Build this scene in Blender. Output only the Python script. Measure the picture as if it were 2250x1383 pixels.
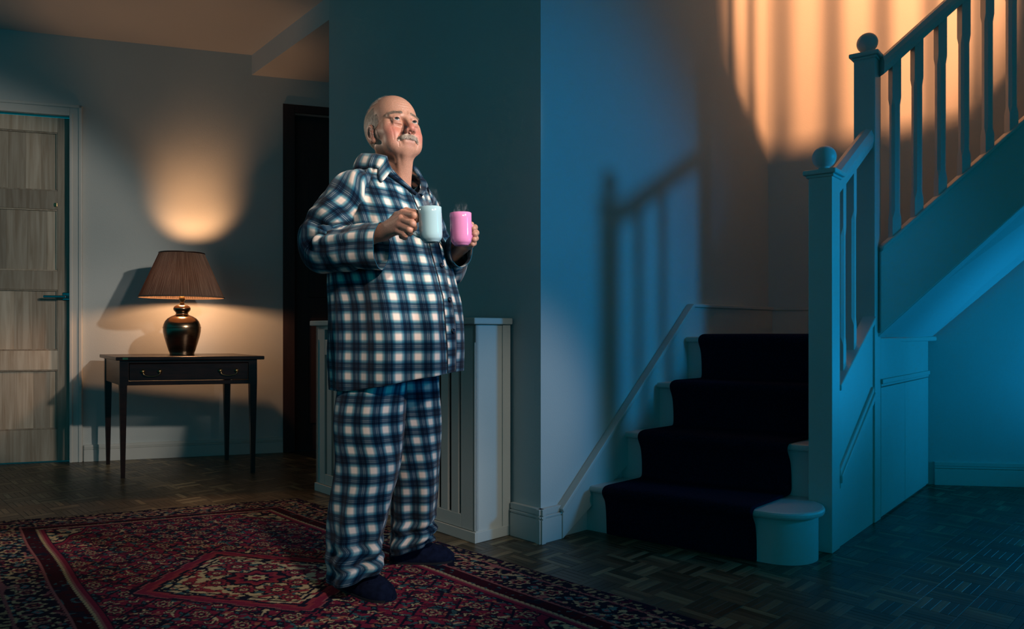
import bpy, bmesh, math, random
import numpy as np
from mathutils import Vector, Matrix, noise as mnoise
random.seed(7); rng = np.random.default_rng(7)
for o in list(bpy.data.objects): bpy.data.objects.remove(o)
S = bpy.context.scene
COL = S.collection
# ------------------------------------------------------------------ camera
FPX, HZ, CH = 1600.0, 727.0, 0.90
cd = bpy.data.cameras.new('camera'); cam = bpy.data.objects.new('camera', cd); COL.objects.link(cam)
cd.sensor_width = 36; cd.lens = 36*FPX/2250; cd.shift_y = (HZ-691.5)/2250
cam.location = (0, 0, CH); cam.rotation_euler = (math.pi/2, 0, 0); cd.clip_start = .05
S.camera = cam
# ------------------------------------------------------------------ world, lights, exposure
wd = bpy.data.worlds.new('world'); S.world = wd; wd.use_nodes = True
bg = wd.node_tree.nodes['Background']; bg.inputs[0].default_value = (.000, .40, .56, 1); bg.inputs[1].default_value = .30
S.view_settings.view_transform = 'Standard'; S.view_settings.look = 'None'
S.view_settings.gamma = 1; S.view_settings.use_curve_mapping = False; S.view_settings.exposure = 0.0
def light(name, typ, loc, target, power, color, size=.2, **kw):
    ld = bpy.data.lights.new(name, typ); lo = bpy.data.objects.new(name, ld); COL.objects.link(lo)
    lo.location = loc; ld.energy = power; ld.color = color
    if target is not None:
        lo.rotation_euler = (Vector(target)-Vector(loc)).to_track_quat('-Z', 'Y').to_euler()
    if typ == 'AREA': ld.size = size
    else: ld.shadow_soft_size = size
    for k, v in kw.items(): setattr(ld, k, v)
    return lo
# neutral lamp to the right of the picture, grazing the wall behind the man (lights the man, the rug and the door wall)
light('hall_spot', 'SPOT', (2.05, 1.10, 2.60), (2.05-3.56, 1.10+1.81, 1.48), 380, (1, .88, .77), .07, spot_size=math.radians(36), spot_blend=.35)
# three added fill spots on the camera side, kept on the figure
for nm, lc_, tg, sz, pw in (('portrait_spot_head', (1.5, .55, 2.30), (-.42, 2.56, 1.56), 16, 165), ('portrait_spot_chest', (1.1, .20, 2.35), (-.45, 2.52, 1.12), 17, 150), ('portrait_spot_legs', (.95, .10, 2.35), (-.55, 2.48, .38), 26, 170)):
    light(nm, 'SPOT', lc_, tg, pw, (1, .85, .76), .10, spot_size=math.radians(sz), spot_blend=.9)
# added warm rim light on the figure, from the table lamp side
light('rim_spot', 'SPOT', (-2.9, 3.15, 2.3), (-.44, 2.60, 1.47), 95, (1, .80, .62), .06, spot_size=math.radians(17), spot_blend=.8)
light('radiator_spot', 'SPOT', (1.9, 1.2, 1.7), (-.14, 3.12, .42), 60, (1, .90, .80), .10, spot_size=math.radians(24), spot_blend=.9)  # added spot brightening the side of the radiator cover
# moonlight entering from the right of the picture
light('blue_window', 'SPOT', (4.3, 1.55, 1.70), (.35, 2.95, 1.15), 210, (.012, .42, 1.0), .22, spot_size=math.radians(46), spot_blend=1.0)
light('blue_low', 'AREA', (3.75, 3.72, .55), (2.2, 3.92, 1.15), 5.0, (.01, .40, .95), .35, spread=math.radians(120))  # added low blue fill for the soffit and cupboard
# lamp on the upper floor, shining through an unseen added balustrade
light('upstairs_lamp', 'SPOT', (2.40, 2.0, 4.47), (2.06, 4.33, 3.02), 1150, (1, .37, .145), .085, spot_size=math.radians(41), spot_blend=.5)

# ------------------------------------------------------------------ helpers
def W(px, py, Y): return np.array([(px-1125)/FPX*Y, Y, CH+(HZ-py)/FPX*Y])
def FLR(px, py):
    Y = FPX*CH/(py-HZ); return np.array([(px-1125)/FPX*Y, Y])
def link(o, parent=None):
    COL.objects.link(o)
    if parent is not None:
        o.parent = parent
        o.matrix_parent_inverse = Matrix.Translation(-world_loc(parent))
    return o
def world_loc(p):
    v = Vector(p.location)
    return v
def mesh_np(name, V, F, mat, parent=None, smooth=False, uv=None, col=None):
    V = np.asarray(V, dtype=np.float32); me = bpy.data.meshes.new(name)
    if isinstance(F, np.ndarray):
        k = F.shape[1]; me.vertices.add(len(V)); me.vertices.foreach_set('co', V.ravel())
        me.loops.add(F.size); me.loops.foreach_set('vertex_index', F.astype(np.int32).ravel())
        me.polygons.add(len(F)); me.polygons.foreach_set('loop_start', np.arange(0, F.size, k, dtype=np.int32))
        me.update(calc_edges=True); me.validate()
    else:
        me.from_pydata([tuple(map(float, v)) for v in V], [], [tuple(map(int, f)) for f in F]); me.update()
    me.polygons.foreach_set('use_smooth', np.full(len(me.polygons), bool(smooth), dtype=bool))
    if uv is not None:
        L = me.uv_layers.new(name='UVMap'); li = np.empty(len(me.loops), dtype=np.int32)
        me.loops.foreach_get('vertex_index', li); L.data.foreach_set('uv', np.asarray(uv, dtype=np.float32)[li].ravel())
    if col is not None:
        a = me.color_attributes.new('Col', 'FLOAT_COLOR', 'POINT')
        c = np.ones((len(V), 4), dtype=np.float32); c[:, :3] = col; a.data.foreach_set('color', c.ravel())
    if mat: me.materials.append(mat)
    o = bpy.data.objects.new(name, me); return link(o, parent)
def thing(name, loc, label, cat, group=None):
    o = bpy.data.objects.new(name, None); COL.objects.link(o); o.location = Vector([float(c) for c in loc]); o.empty_display_size = .1
    o['label'] = label; o['category'] = cat
    if group: o['group'] = group
    return o
def struct(o, kind='structure'): o['kind'] = kind; return o
def bevel_mesh(o, w, seg=2):
    m = o.modifiers.new('bevel', 'BEVEL'); m.width = w; m.segments = seg; m.limit_method = 'ANGLE'; m.angle_limit = .6; return o
class Fr:  # plan frame: origin + two (possibly skewed) plan axes
    def __init__(s, o, ex, ey): s.o = np.array(o, float)[:2]; s.ex = np.array(ex, float); s.ey = np.array(ey, float)
    def p(s, a, b, z): q = s.o+s.ex*a+s.ey*b; return (q[0], q[1], z)
BOXF = [(0, 3, 2, 1), (4, 5, 6, 7), (0, 1, 5, 4), (1, 2, 6, 5), (2, 3, 7, 6), (3, 0, 4, 7)]
def boxes(name, fr, lst, mat, parent=None, bev=0.0):
    V, F = [], []
    for (a0, a1, b0, b1, z0, z1) in lst:
        n = len(V)
        V += [fr.p(a0, b0, z0), fr.p(a1, b0, z0), fr.p(a1, b1, z0), fr.p(a0, b1, z0), fr.p(a0, b0, z1), fr.p(a1, b0, z1), fr.p(a1, b1, z1), fr.p(a0, b1, z1)]
        F += [tuple(n+i for i in f) for f in BOXF]
    o = mesh_np(name, V, F, mat, parent); fixn(o)
    if bev: bevel_mesh(o, bev)
    return o
def fixn(o):
    bm = bmesh.new(); bm.from_mesh(o.data); bmesh.ops.recalc_face_normals(bm, faces=bm.faces); bm.to_mesh(o.data); bm.free()
def prism(name, poly, z0, z1, mat, parent=None, bev=0.0):
    n = len(poly); zt = z1 if hasattr(z1, '__len__') else [z1]*n; zb = z0 if hasattr(z0, '__len__') else [z0]*n
    V = [(p[0], p[1], b) for p, b in zip(poly, zb)]+[(p[0], p[1], t) for p, t in zip(poly, zt)]
    F = [tuple(range(n))[::-1], tuple(range(n, 2*n))]+[(i, (i+1) % n, n+(i+1) % n, n+i) for i in range(n)]
    o = mesh_np(name, V, F, mat, parent); fixn(o)
    if bev: bevel_mesh(o, bev)
    return o
def slab(name, pts, off, mat, parent=None, bev=0.0):  # polygon of 3-D points pushed along off
    n = len(pts); P = [np.array(p, float) for p in pts]; off = np.array(off, float)
    V = P+[p+off for p in P]
    F = [tuple(range(n))[::-1], tuple(range(n, 2*n))]+[(i, (i+1) % n, n+(i+1) % n, n+i) for i in range(n)]
    o = mesh_np(name, V, F, mat, parent); fixn(o)
    if bev: bevel_mesh(o, bev)
    return o
def lathe(name, prof, c, mat, parent=None, n=48, smooth=True, tilt=None):
    V, F = [], []; m = len(prof)
    for (r, z) in prof:
        for k in range(n):
            a = 2*math.pi*k/n; V.append((r*math.cos(a), r*math.sin(a), z))
    for j in range(m-1):
        for k in range(n):
            F.append((j*n+k, j*n+(k+1) % n, (j+1)*n+(k+1) % n, (j+1)*n+k))
    V = np.array(V)
    if tilt is not None: V = V@np.array(tilt).T
    return mesh_np(name, V+np.array(c), F, mat, parent, smooth)
def tube(name, pts, r, mat, parent=None, n=10, smooth=True, flat=1.0, cap=True):
    P = [Vector([float(c) for c in p]) for p in pts]; R = r if hasattr(r, '__len__') else [r]*len(P); V, F = [], []
    up = Vector((0, 0, 1)); prev = None
    for i, p in enumerate(P):
        t = (P[min(i+1, len(P)-1)]-P[max(i-1, 0)]).normalized()
        if prev is None:
            ref = up if abs(t.z) < .9 else Vector((1, 0, 0)); a = t.cross(ref).normalized()
        else: a = (prev-t*prev.dot(t)).normalized()
        prev = a; b = t.cross(a)
        for k in range(n):
            g = 2*math.pi*k/n; V.append(tuple(p+(a*math.cos(g)+b*math.sin(g)*flat)*R[i]))
    for i in range(len(P)-1):
        for k in range(n): F.append((i*n+k, i*n+(k+1) % n, (i+1)*n+(k+1) % n, (i+1)*n+k))
    if cap: F.append(tuple(range(n))[::-1]); F.append(tuple((len(P)-1)*n+k for k in range(n)))
    return mesh_np(name, V, F, mat, parent, smooth)
def sweep(name, prof, p0, p1, mat, parent=None, side=None):  # profile (side, up) extruded p0->p1 with vertical end cuts
    p0 = np.array(p0, float); p1 = np.array(p1, float); d = p1-p0; s = np.array([-d[1], d[0], 0]) if side is None else np.array(side, float)
    s = s/np.linalg.norm(s); n = len(prof)
    V = [p0+s*a+np.array([0, 0, b]) for a, b in prof]+[p1+s*a+np.array([0, 0, b]) for a, b in prof]
    F = [tuple(range(n)), tuple(range(n, 2*n))[::-1]]+[(i, (i+1) % n, n+(i+1) % n, n+i) for i in range(n)]
    o = mesh_np(name, V, F, mat, parent); fixn(o); return o

# ------------------------------------------------------------------ materials
def nodes(name):
    m = bpy.data.materials.new(name); m.use_nodes = True; nt = m.node_tree
    return m, nt, nt.nodes['Principled BSDF']
def N(nt, t, **kw):
    n = nt.nodes.new(t)
    for k, v in kw.items():
        if k in n.inputs.keys() if isinstance(k, str) else False: n.inputs[k].default_value = v
        else: setattr(n, k, v)
    return n
def mat(name, c, rough=.6, metal=0, nscale=0, namp=0.0, bump=0.0, bscale=200, spec=.5, coord='Object', stretch=(1, 1, 1), c2=None, **kw):
    m, nt, b = nodes(name); b.inputs['Base Color'].default_value = (*c, 1); b.inputs['Roughness'].default_value = rough
    b.inputs['Metallic'].default_value = metal; b.inputs['Specular IOR Level'].default_value = spec
    tc = N(nt, 'ShaderNodeTexCoord'); mp = N(nt, 'ShaderNodeMapping'); mp.inputs['Scale'].default_value = stretch
    nt.links.new(tc.outputs[coord], mp.inputs[0])
    if nscale:
        n = N(nt, 'ShaderNodeTexNoise'); n.inputs['Scale'].default_value = nscale; n.inputs['Detail'].default_value = 6
        nt.links.new(mp.outputs[0], n.inputs['Vector']); r = N(nt, 'ShaderNodeValToRGB')
        c2_ = c2 if c2 else tuple(x*(1-namp) for x in c)
        r.color_ramp.elements[0].position = .35; r.color_ramp.elements[1].position = .65
        r.color_ramp.elements[0].color = (*c2_, 1); r.color_ramp.elements[1].color = (*c, 1)
        nt.links.new(n.outputs[0], r.inputs[0]); nt.links.new(r.outputs[0], b.inputs['Base Color'])
    if bump:
        n = N(nt, 'ShaderNodeTexNoise'); n.inputs['Scale'].default_value = bscale; n.inputs['Detail'].default_value = 3
        nt.links.new(mp.outputs[0], n.inputs['Vector']); bu = N(nt, 'ShaderNodeBump'); bu.inputs['Strength'].default_value = bump
        bu.inputs['Distance'].default_value = .002; nt.links.new(n.outputs[0], bu.inputs['Height']); nt.links.new(bu.outputs[0], b.inputs['Normal'])
    for k, v in kw.items(): b.inputs[k].default_value = v
    return m
M_wall = mat('wall_paint', (.56, .60, .585), .85, nscale=1.5, namp=.06, bump=.25, bscale=140, spec=.2)
M_ceil = mat('ceiling_paint', (.62, .62, .60), .9, bump=.2, bscale=120, spec=.2)
M_gloss = mat('white_gloss_paint', (.60, .60, .56), .42, nscale=3, namp=.06, bump=.10, bscale=90, spec=.4)
M_rad = mat('radiator_cover_paint', (.60, .60, .54), .5, nscale=4, namp=.05, bump=.3, bscale=260, spec=.4)
M_dark = mat('near_black', (.004, .004, .005), .9)
M_dwood = mat('dark_mahogany', (.022, .008, .006), .33, nscale=10, namp=.5, stretch=(1, 1, 6), bump=.05)
M_door2 = mat('dark_door_stain', (.030, .010, .010), .6, nscale=8, namp=.4, stretch=(4, 4, .4))
M_brass = mat('aged_brass', (.55, .38, .18), .32, 1, nscale=30, namp=.3)
M_chrome = mat('chrome', (.32, .32, .32), .12, 1)
M_bronze = mat('brushed_bronze', (.28, .19, .125), .24, 1, nscale=14, namp=.25, stretch=(1, 1, 12), Anisotropic=.5)
M_runner = mat('runner_wool', (.016, .014, .034), 1.0, nscale=160, namp=.5, bump=.6, bscale=500, spec=.05)
M_slip = mat('navy_slipper_felt', (.010, .015, .040), 1.0, nscale=60, namp=.4, bump=.5, bscale=700, spec=.1)
M_sole = mat('slipper_sole', (.008, .008, .012), .8)
M_mugb = mat('pale_blue_glaze', (.42, .62, .66), .12, nscale=4, namp=.03, spec=.6)
M_mugp = mat('pink_glaze', (.90, .30, .58), .12, nscale=4, namp=.03, spec=.6)
M_tea = mat('milky_tea', (.25, .11, .05), .1)
M_btn = mat('navy_button', (.008, .012, .025), .3)
M_pipe = mat('navy_piping', (.012, .02, .045), .7)
def door_wood():
    m, nt, b = nodes('pale_pine'); tc = N(nt, 'ShaderNodeTexCoord'); mp = N(nt, 'ShaderNodeMapping'); mp.inputs['Scale'].default_value = (26, 26, 1.6)
    oi = N(nt, 'ShaderNodeObjectInfo'); add = N(nt, 'ShaderNodeVectorMath', operation='ADD')
    nt.links.new(tc.outputs['Object'], add.inputs[0]); nt.links.new(oi.outputs['Random'], add.inputs[1]); nt.links.new(add.outputs[0], mp.inputs[0])
    n = N(nt, 'ShaderNodeTexNoise'); n.inputs['Scale'].default_value = 1.5; n.inputs['Detail'].default_value = 8; n.inputs['Distortion'].default_value = .6
    nt.links.new(mp.outputs[0], n.inputs[0]); r = N(nt, 'ShaderNodeValToRGB')
    r.color_ramp.elements[0].position = .3; r.color_ramp.elements[0].color = (.40, .31, .22, 1); r.color_ramp.elements[1].position = .7; r.color_ramp.elements[1].color = (.62, .54, .43, 1)
    nt.links.new(n.outputs[0], r.inputs[0]); hs = N(nt, 'ShaderNodeHueSaturation'); nt.links.new(r.outputs[0], hs.inputs['Color'])
    mr = N(nt, 'ShaderNodeMapRange'); mr.inputs[3].default_value = .60; mr.inputs[4].default_value = 1.15
    nt.links.new(oi.outputs['Random'], mr.inputs[0]); nt.links.new(mr.outputs[0], hs.inputs['Value']); nt.links.new(hs.outputs[0], b.inputs['Base Color'])
    b.inputs['Roughness'].default_value = .5; return m
M_pine = door_wood()
def parquet():
    m, nt, b = nodes('oak_parquet'); uv = N(nt, 'ShaderNodeTexCoord'); g = N(nt, 'ShaderNodeNewGeometry'); oi = N(nt, 'ShaderNodeObjectInfo')
    ad = N(nt, 'ShaderNodeMath', operation='ADD'); nt.links.new(g.outputs['Random Per Island'], ad.inputs[0]); nt.links.new(oi.outputs['Random'], ad.inputs[1])
    fr = N(nt, 'ShaderNodeMath', operation='FRACT'); nt.links.new(ad.outputs[0], fr.inputs[0])
    ml = N(nt, 'ShaderNodeMath', operation='MULTIPLY'); nt.links.new(fr.outputs[0], ml.inputs[0]); ml.inputs[1].default_value = 37
    mp = N(nt, 'ShaderNodeMapping'); mp.inputs['Scale'].default_value = (10, 160, 1); nt.links.new(uv.outputs['UV'], mp.inputs[0])
    vm = N(nt, 'ShaderNodeVectorMath', operation='ADD'); nt.links.new(mp.outputs[0], vm.inputs[0]); nt.links.new(ml.outputs[0], vm.inputs[1])
    n = N(nt, 'ShaderNodeTexNoise'); n.inputs['Scale'].default_value = 1; n.inputs['Detail'].default_value = 5; nt.links.new(vm.outputs[0], n.inputs[0])
    r = N(nt, 'ShaderNodeValToRGB'); e = r.color_ramp.elements; e[0].position = 0; e[0].color = (.050, .036, .018, 1); e[1].position = 1; e[1].color = (.27, .205, .11, 1)
    e2 = r.color_ramp.elements.new(.75); e2.color = (.12, .088, .050, 1); nt.links.new(fr.outputs[0], r.inputs[0])
    mx = N(nt, 'ShaderNodeMix', data_type='RGBA', blend_type='MULTIPLY'); mx.inputs[0].default_value = .7
    nt.links.new(r.outputs[0], mx.inputs[6]); r2 = N(nt, 'ShaderNodeValToRGB'); r2.color_ramp.elements[0].position = .3; r2.color_ramp.elements[1].position = .6
    r2.color_ramp.elements[0].color = (.45, .45, .45, 1); nt.links.new(n.outputs[0], r2.inputs[0]); nt.links.new(r2.outputs[0], mx.inputs[7])
    nt.links.new(mx.outputs[2], b.inputs['Base Color']); b.inputs['Roughness'].default_value = .36; b.inputs['Specular IOR Level'].default_value = .4; return m
M_parq = parquet()
def plaid():
    m, nt, b = nodes('plaid_flannel'); uv = N(nt, 'ShaderNodeTexCoord'); sp = N(nt, 'ShaderNodeSeparateXYZ')
    nt.links.new(uv.outputs['UV'], sp.inputs[0]); outs = []
    n = N(nt, 'ShaderNodeTexNoise'); n.inputs['Scale'].default_value = 9; n.inputs['Detail'].default_value = 3; nt.links.new(uv.outputs['UV'], n.inputs[0])
    for ax in (0, 1):
        w = N(nt, 'ShaderNodeMath', operation='MULTIPLY'); w.inputs[1].default_value = 1/.066; nt.links.new(sp.outputs[ax], w.inputs[0])
        a0 = N(nt, 'ShaderNodeMath', operation='ADD'); a0.inputs[1].default_value = 50.0; nt.links.new(w.outputs[0], a0.inputs[0])
        fr = N(nt, 'ShaderNodeMath', operation='FRACT'); nt.links.new(a0.outputs[0], fr.inputs[0])
        r = N(nt, 'ShaderNodeValToRGB'); cr = r.color_ramp; cr.interpolation = 'LINEAR'
        D, T, C = (.004, .054, .112, 1), (.07, .28, .37, 1), (.95, .84, .77, 1)
        st = [(0, T), (.05, D), (.20, D), (.215, (.35, .42, .45, 1)), (.23, D), (.275, D), (.29, (.35, .42, .45, 1)), (.305, D), (.40, D), (.46, T), (.53, (.26, .40, .46, 1)), (.60, C), (.84, C), (.92, (.28, .42, .48, 1)), (1, T)]
        cr.elements[0].position = st[0][0]; cr.elements[0].color = st[0][1]; cr.elements[1].position = 1; cr.elements[1].color = T
        for p, c in st[1:-1]: el = cr.elements.new(p); el.color = c
        nt.links.new(fr.outputs[0], r.inputs[0]); outs.append(r.outputs[0])
    # woven: warp and weft averaged, then deepened
    mx = N(nt, 'ShaderNodeMix', data_type='RGBA'); mx.inputs[0].default_value = .5; nt.links.new(outs[0], mx.inputs[6]); nt.links.new(outs[1], mx.inputs[7])
    ml = N(nt, 'ShaderNodeMix', data_type='RGBA', blend_type='MULTIPLY'); ml.inputs[0].default_value = 1; nt.links.new(outs[0], ml.inputs[6]); nt.links.new(outs[1], ml.inputs[7])
    mm = N(nt, 'ShaderNodeMix', data_type='RGBA'); mm.inputs[0].default_value = .94; nt.links.new(mx.outputs[2], mm.inputs[6]); nt.links.new(ml.outputs[2], mm.inputs[7])
    nt.links.new(mm.outputs[2], b.inputs['Base Color']); b.inputs['Roughness'].default_value = .95; b.inputs['Specular IOR Level'].default_value = .1
    b.inputs['Sheen Weight'].default_value = .15
    w1 = N(nt, 'ShaderNodeTexNoise'); w1.inputs['Scale'].default_value = 900; nt.links.new(uv.outputs['UV'], w1.inputs[0])
    bu = N(nt, 'ShaderNodeBump'); bu.inputs['Strength'].default_value = .35; bu.inputs['Distance'].default_value = .001
    nt.links.new(w1.outputs[0], bu.inputs['Height']); nt.links.new(bu.outputs[0], b.inputs['Normal']); return m
M_plaid = plaid()
def attr_mat(name, rough, spec=.3, bump=0, bscale=300, sss=0.0):
    m, nt, b = nodes(name); a = N(nt, 'ShaderNodeAttribute', attribute_name='Col'); tc = N(nt, 'ShaderNodeTexCoord')
    n = N(nt, 'ShaderNodeTexNoise'); n.inputs['Scale'].default_value = bscale; n.inputs['Detail'].default_value = 4; nt.links.new(tc.outputs['Object'], n.inputs[0])
    r = N(nt, 'ShaderNodeValToRGB'); r.color_ramp.elements[0].color = (.72, .70, .70, 1); r.color_ramp.elements[0].position = .3; r.color_ramp.elements[1].position = .65
    nt.links.new(n.outputs[0], r.inputs[0]); mx = N(nt, 'ShaderNodeMix', data_type='RGBA', blend_type='MULTIPLY'); mx.inputs[0].default_value = .8
    nt.links.new(a.outputs['Color'], mx.inputs[6]); nt.links.new(r.outputs[0], mx.inputs[7]); nt.links.new(mx.outputs[2], b.inputs['Base Color'])
    b.inputs['Roughness'].default_value = rough; b.inputs['Specular IOR Level'].default_value = spec
    if sss: b.inputs['Subsurface Weight'].default_value = sss; b.inputs['Subsurface Radius'].default_value = (.012, .004, .002); b.inputs['Subsurface Scale'].default_value = .5
    if bump:
        bu = N(nt, 'ShaderNodeBump'); bu.inputs['Strength'].default_value = bump; bu.inputs['Distance'].default_value = .001
        nt.links.new(n.outputs[0], bu.inputs['Height']); nt.links.new(bu.outputs[0], b.inputs['Normal'])
    return m
M_skin = attr_mat('skin', .45, .4, .16, 330, .10)
M_rug = attr_mat('rug_wool', .95, .08, .6, 500)
def hairmat(name, c, c2):
    m, nt, b = nodes(name); g = N(nt, 'ShaderNodeNewGeometry'); r = N(nt, 'ShaderNodeValToRGB')
    r.color_ramp.elements[0].color = (*c2, 1); r.color_ramp.elements[1].color = (*c, 1)
    nt.links.new(g.outputs['Random Per Island'], r.inputs[0]); nt.links.new(r.outputs[0], b.inputs['Base Color']); b.inputs['Roughness'].default_value = .5; return m
M_hair = hairmat('grey_hair', (.68, .58, .48), (.26, .21, .17))
M_stache = hairmat('grey_moustache', (.78, .66, .54), (.34, .26, .20))
M_brow = hairmat('brow_hair', (.36, .26, .19), (.10, .07, .05))
def shade_mat():
    m, nt, b = nodes('pleated_silk'); b.inputs['Base Color'].default_value = (.115, .075, .055, 1); b.inputs['Roughness'].default_value = .7
    tc = N(nt, 'ShaderNodeTexCoord'); mp = N(nt, 'ShaderNodeMapping'); mp.inputs['Scale'].default_value = (120, 1.2, 1); n = N(nt, 'ShaderNodeTexNoise'); n.inputs['Scale'].default_value = 1.5; n.inputs['Detail'].default_value = 4
    nt.links.new(tc.outputs['UV'], mp.inputs[0]); nt.links.new(mp.outputs[0], n.inputs[0]); r = N(nt, 'ShaderNodeValToRGB'); r.color_ramp.elements[0].position = .36; r.color_ramp.elements[1].position = .64
    r.color_ramp.elements[0].color = (.05, .035, .026, 1); r.color_ramp.elements[1].color = (.17, .12, .085, 1); nt.links.new(n.outputs[0], r.inputs[0]); nt.links.new(r.outputs[0], b.inputs['Base Color'])
    tr = N(nt, 'ShaderNodeBsdfTranslucent'); tr.inputs[0].default_value = (.32, .14, .055, 1)
    mx = N(nt, 'ShaderNodeMixShader'); mx.inputs[0].default_value = .015
    nt.links.new(b.outputs[0], mx.inputs[1]); nt.links.new(tr.outputs[0], mx.inputs[2])
    nt.links.new(mx.outputs[0], nt.nodes['Material Output'].inputs[0]); return m
M_shade = shade_mat()

# ------------------------------------------------------------------ room shell
CEIL = 2.915; LOWC = 2.77
C0 = np.array([.122, 3.095]); wA = np.array([.741, .671]); wW = np.array([-.69, .724])     # projecting corner, stair wall dir, wall behind the man dir
def A(t): return C0+wA*t
TE = 1.917; CE = A(TE)                                                                     # far corner of the stair well
wC = np.array([.9912, -.1325])
F0 = np.array([-3.417, 4.86]); fd = np.array([.9563, .2925]); fn = np.array([.2925, -.9563])
FF = Fr(F0, fd, fn)
def sF(px):
    q = (px-1125)/FPX; return (q*F0[1]-F0[0])/(fd[0]-q*fd[1])
def yF(px): return F0[1]+fd[1]*sF(px)
TW = 1.77; WE = C0+wW*TW                                                                    # left end of the wall behind the man
nW = np.array([-wW[1], wW[0]]); nW = nW/np.linalg.norm(nW)                                  # room side normal (towards camera/left)
if nW[1] > 0: nW = -nW
# wall behind the man + stair wall: one L shaped block each
FW = Fr(C0, wW, -nW)
struct(boxes('wall_back', FW, [(0, TW, 0, .14, 0, 5.2)], M_wall))
nA = np.array([wA[1], -wA[0]])
FA = Fr(C0, wA, -nA)
struct(boxes('wall_stair', FA, [(0.0, TE, 0.0, .14, 0, 5.2)], M_wall))
FC = Fr(CE, wC, np.array([.1325, .9912]))
struct(boxes('wall_right', FC, [(-.2, 3.6, 0, .14, 0, 5.2)], M_wall))
# wall with the pine door, table and lamp
sD0, sD1 = sF(155)-.84, sF(155); DH = .9+472*4.96/FPX
sE0 = sF(648); sE1 = sE0+.85; EH = .9+478*yF(648)/FPX
struct(boxes('wall_left', FF, [(-2.2, sD0-.02, -.12, 0, 0, 3.0), (sD0-.02, sD1+.02, -.12, 0, DH+.02, 3.0), (sD1+.02, sE0, -.12, 0, 0, 3.0), (sE0, sE1, -.12, 0, EH, 3.0), (sE1, sE1+.8, -.12, 0, 0, 3.0)], M_wall))
struct(boxes('wall_hallway', Fr((-.55, 3.9), (.30, .954), (.954, -.30)), [(0, 2.4, 0, .1, 0, 3.0)], M_wall))
# ceilings: main ceiling (also the floor slab upstairs), beam and the lower hallway ceiling
BE = F0+fd*sF(553)
struct(prism('ceiling', [(-6, -1.2), (6.5, -1.2), (6.5, 3.30), (C0[0]+.3, 3.30), tuple(C0), tuple(WE), tuple(BE), tuple(F0-fd*2.2), (-6, 4.0)], CEIL, CEIL+.2, M_ceil))
bd = (BE-WE)/np.linalg.norm(BE-WE)
bn = np.array([-bd[1], bd[0]])
if bn[0] < 0: bn = -bn
struct(prism('ceiling_hallway', [tuple(WE), tuple(BE), tuple(BE+fd*2.3), tuple(WE+np.array([1.6, 1.2]))], LOWC, CEIL+.25, M_ceil))
struct(prism('ceiling_stairwell', [(-.1, 2.9), (6.5, 2.9), (6.5, 4.6), (1.2, 4.7)], 5.2, 5.3, M_ceil))
struct(boxes('wall_upstairs', Fr((0, 0), (1, 0), (0, 1)), [(-.1, 6.5, 1.2, 1.3, CEIL+.2, 5.2), (C0[0]-.1, C0[0], 1.3, 3.1, CEIL+.2, 5.2)], M_wall))
# baseboards
def skirting(name, fr, s0, s1, h, side=1, t=.018):
    return struct(boxes(name, fr, [(s0, s1, 0, side*t, 0, h*.70), (s0, s1, 0, side*t*.8, h*.70, h*.74), (s0, s1, 0, side*t*1.05, h*.74, h*.80), (s0, s1, 0, side*t*.75, h*.80, h*.83), (s0, s1, 0, side*t*.9, h*.83, h)], M_gloss, bev=.0015))
skirting('baseboard_left', FF, sD1+.085, sE0-.06, .115)
FWr = Fr(C0, wW, nW); FAr = Fr(C0, wA, nA)
skirting('baseboard_back', FWr, -.032, .165, .145, t=.024)
skirting('baseboard_stair', FAr, -.030, .105, .145, t=.024)
FD = Fr(CE, wC, -np.array([.1325, .9912]))
skirting('baseboard_right', FD, .93, 3.4, .135)
# door casings
struct(boxes('trim_1', FF, [(sD1, sD1+.075, 0, .022, 0, DH+.075), (sD0-.075, sD0, 0, .022, 0, DH+.075), (sD0, sD1, 0, .022, DH, DH+.075),
    (sD1, sD1+.018, .022, .030, 0, DH+.018), (sD0-.018, sD0, .022, .030, 0, DH+.018), (sD0, sD1, .022, .030, DH, DH+.018),
    (sD1+.055, sD1+.075, .022, .030, 0, DH+.075), (sD0-.075, sD1+.075, .022, .030, DH+.057, DH+.075)], M_gloss, bev=.003))
struct(boxes('trim_2', FF, [(sE0-.085, sE0, 0, .02, 0, EH+.06), (sE0, sE1, 0, .02, EH, EH+.06)], M_door2, bev=.003))
# pine door with four boarded panels
d1 = struct(boxes('door_1', FF, [(sD0+.004, sD0+.105, -.075, -.035, .008, DH-.004), (sD1-.088, sD1-.004, -.075, -.035, .008, DH-.004)], M_pine, bev=.002))
zr = [.008, .225, .632, .764, 1.180, 1.307, 1.730, 1.856, 2.258, DH-.004]
for k in range(0, 10, 2):
    boxes('rail', FF, [(sD0+.105, sD1-.088, -.074, -.036, zr[k], zr[k+1])], M_pine, d1, .002)
for k in range(1, 9, 2):
    s = sD0+.105; e = sD1-.088; cuts = [s]; rr = random.Random(k)
    while cuts[-1] < e-.13: cuts.append(cuts[-1]+rr.uniform(.07, .13))
    cuts.append(e)
    for a, b_ in zip(cuts[:-1], cuts[1:]):
        boxes('board', FF, [(a, b_-.0008, -.066, -.052, zr[k], zr[k+1])], M_pine, d1)
    mw = .010
    boxes('panel_moulding', FF, [(s, e, -.056, -.040, zr[k], zr[k]+mw), (s, e, -.056, -.040, zr[k+1]-mw, zr[k+1]), (s, s+mw, -.056, -.040, zr[k]+mw, zr[k+1]-mw), (e-mw, e, -.056, -.040, zr[k]+mw, zr[k+1]-mw)], M_pine, d1, .003)
hz = .9+(727-652)*4.95/FPX; hs = sF(143)
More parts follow.
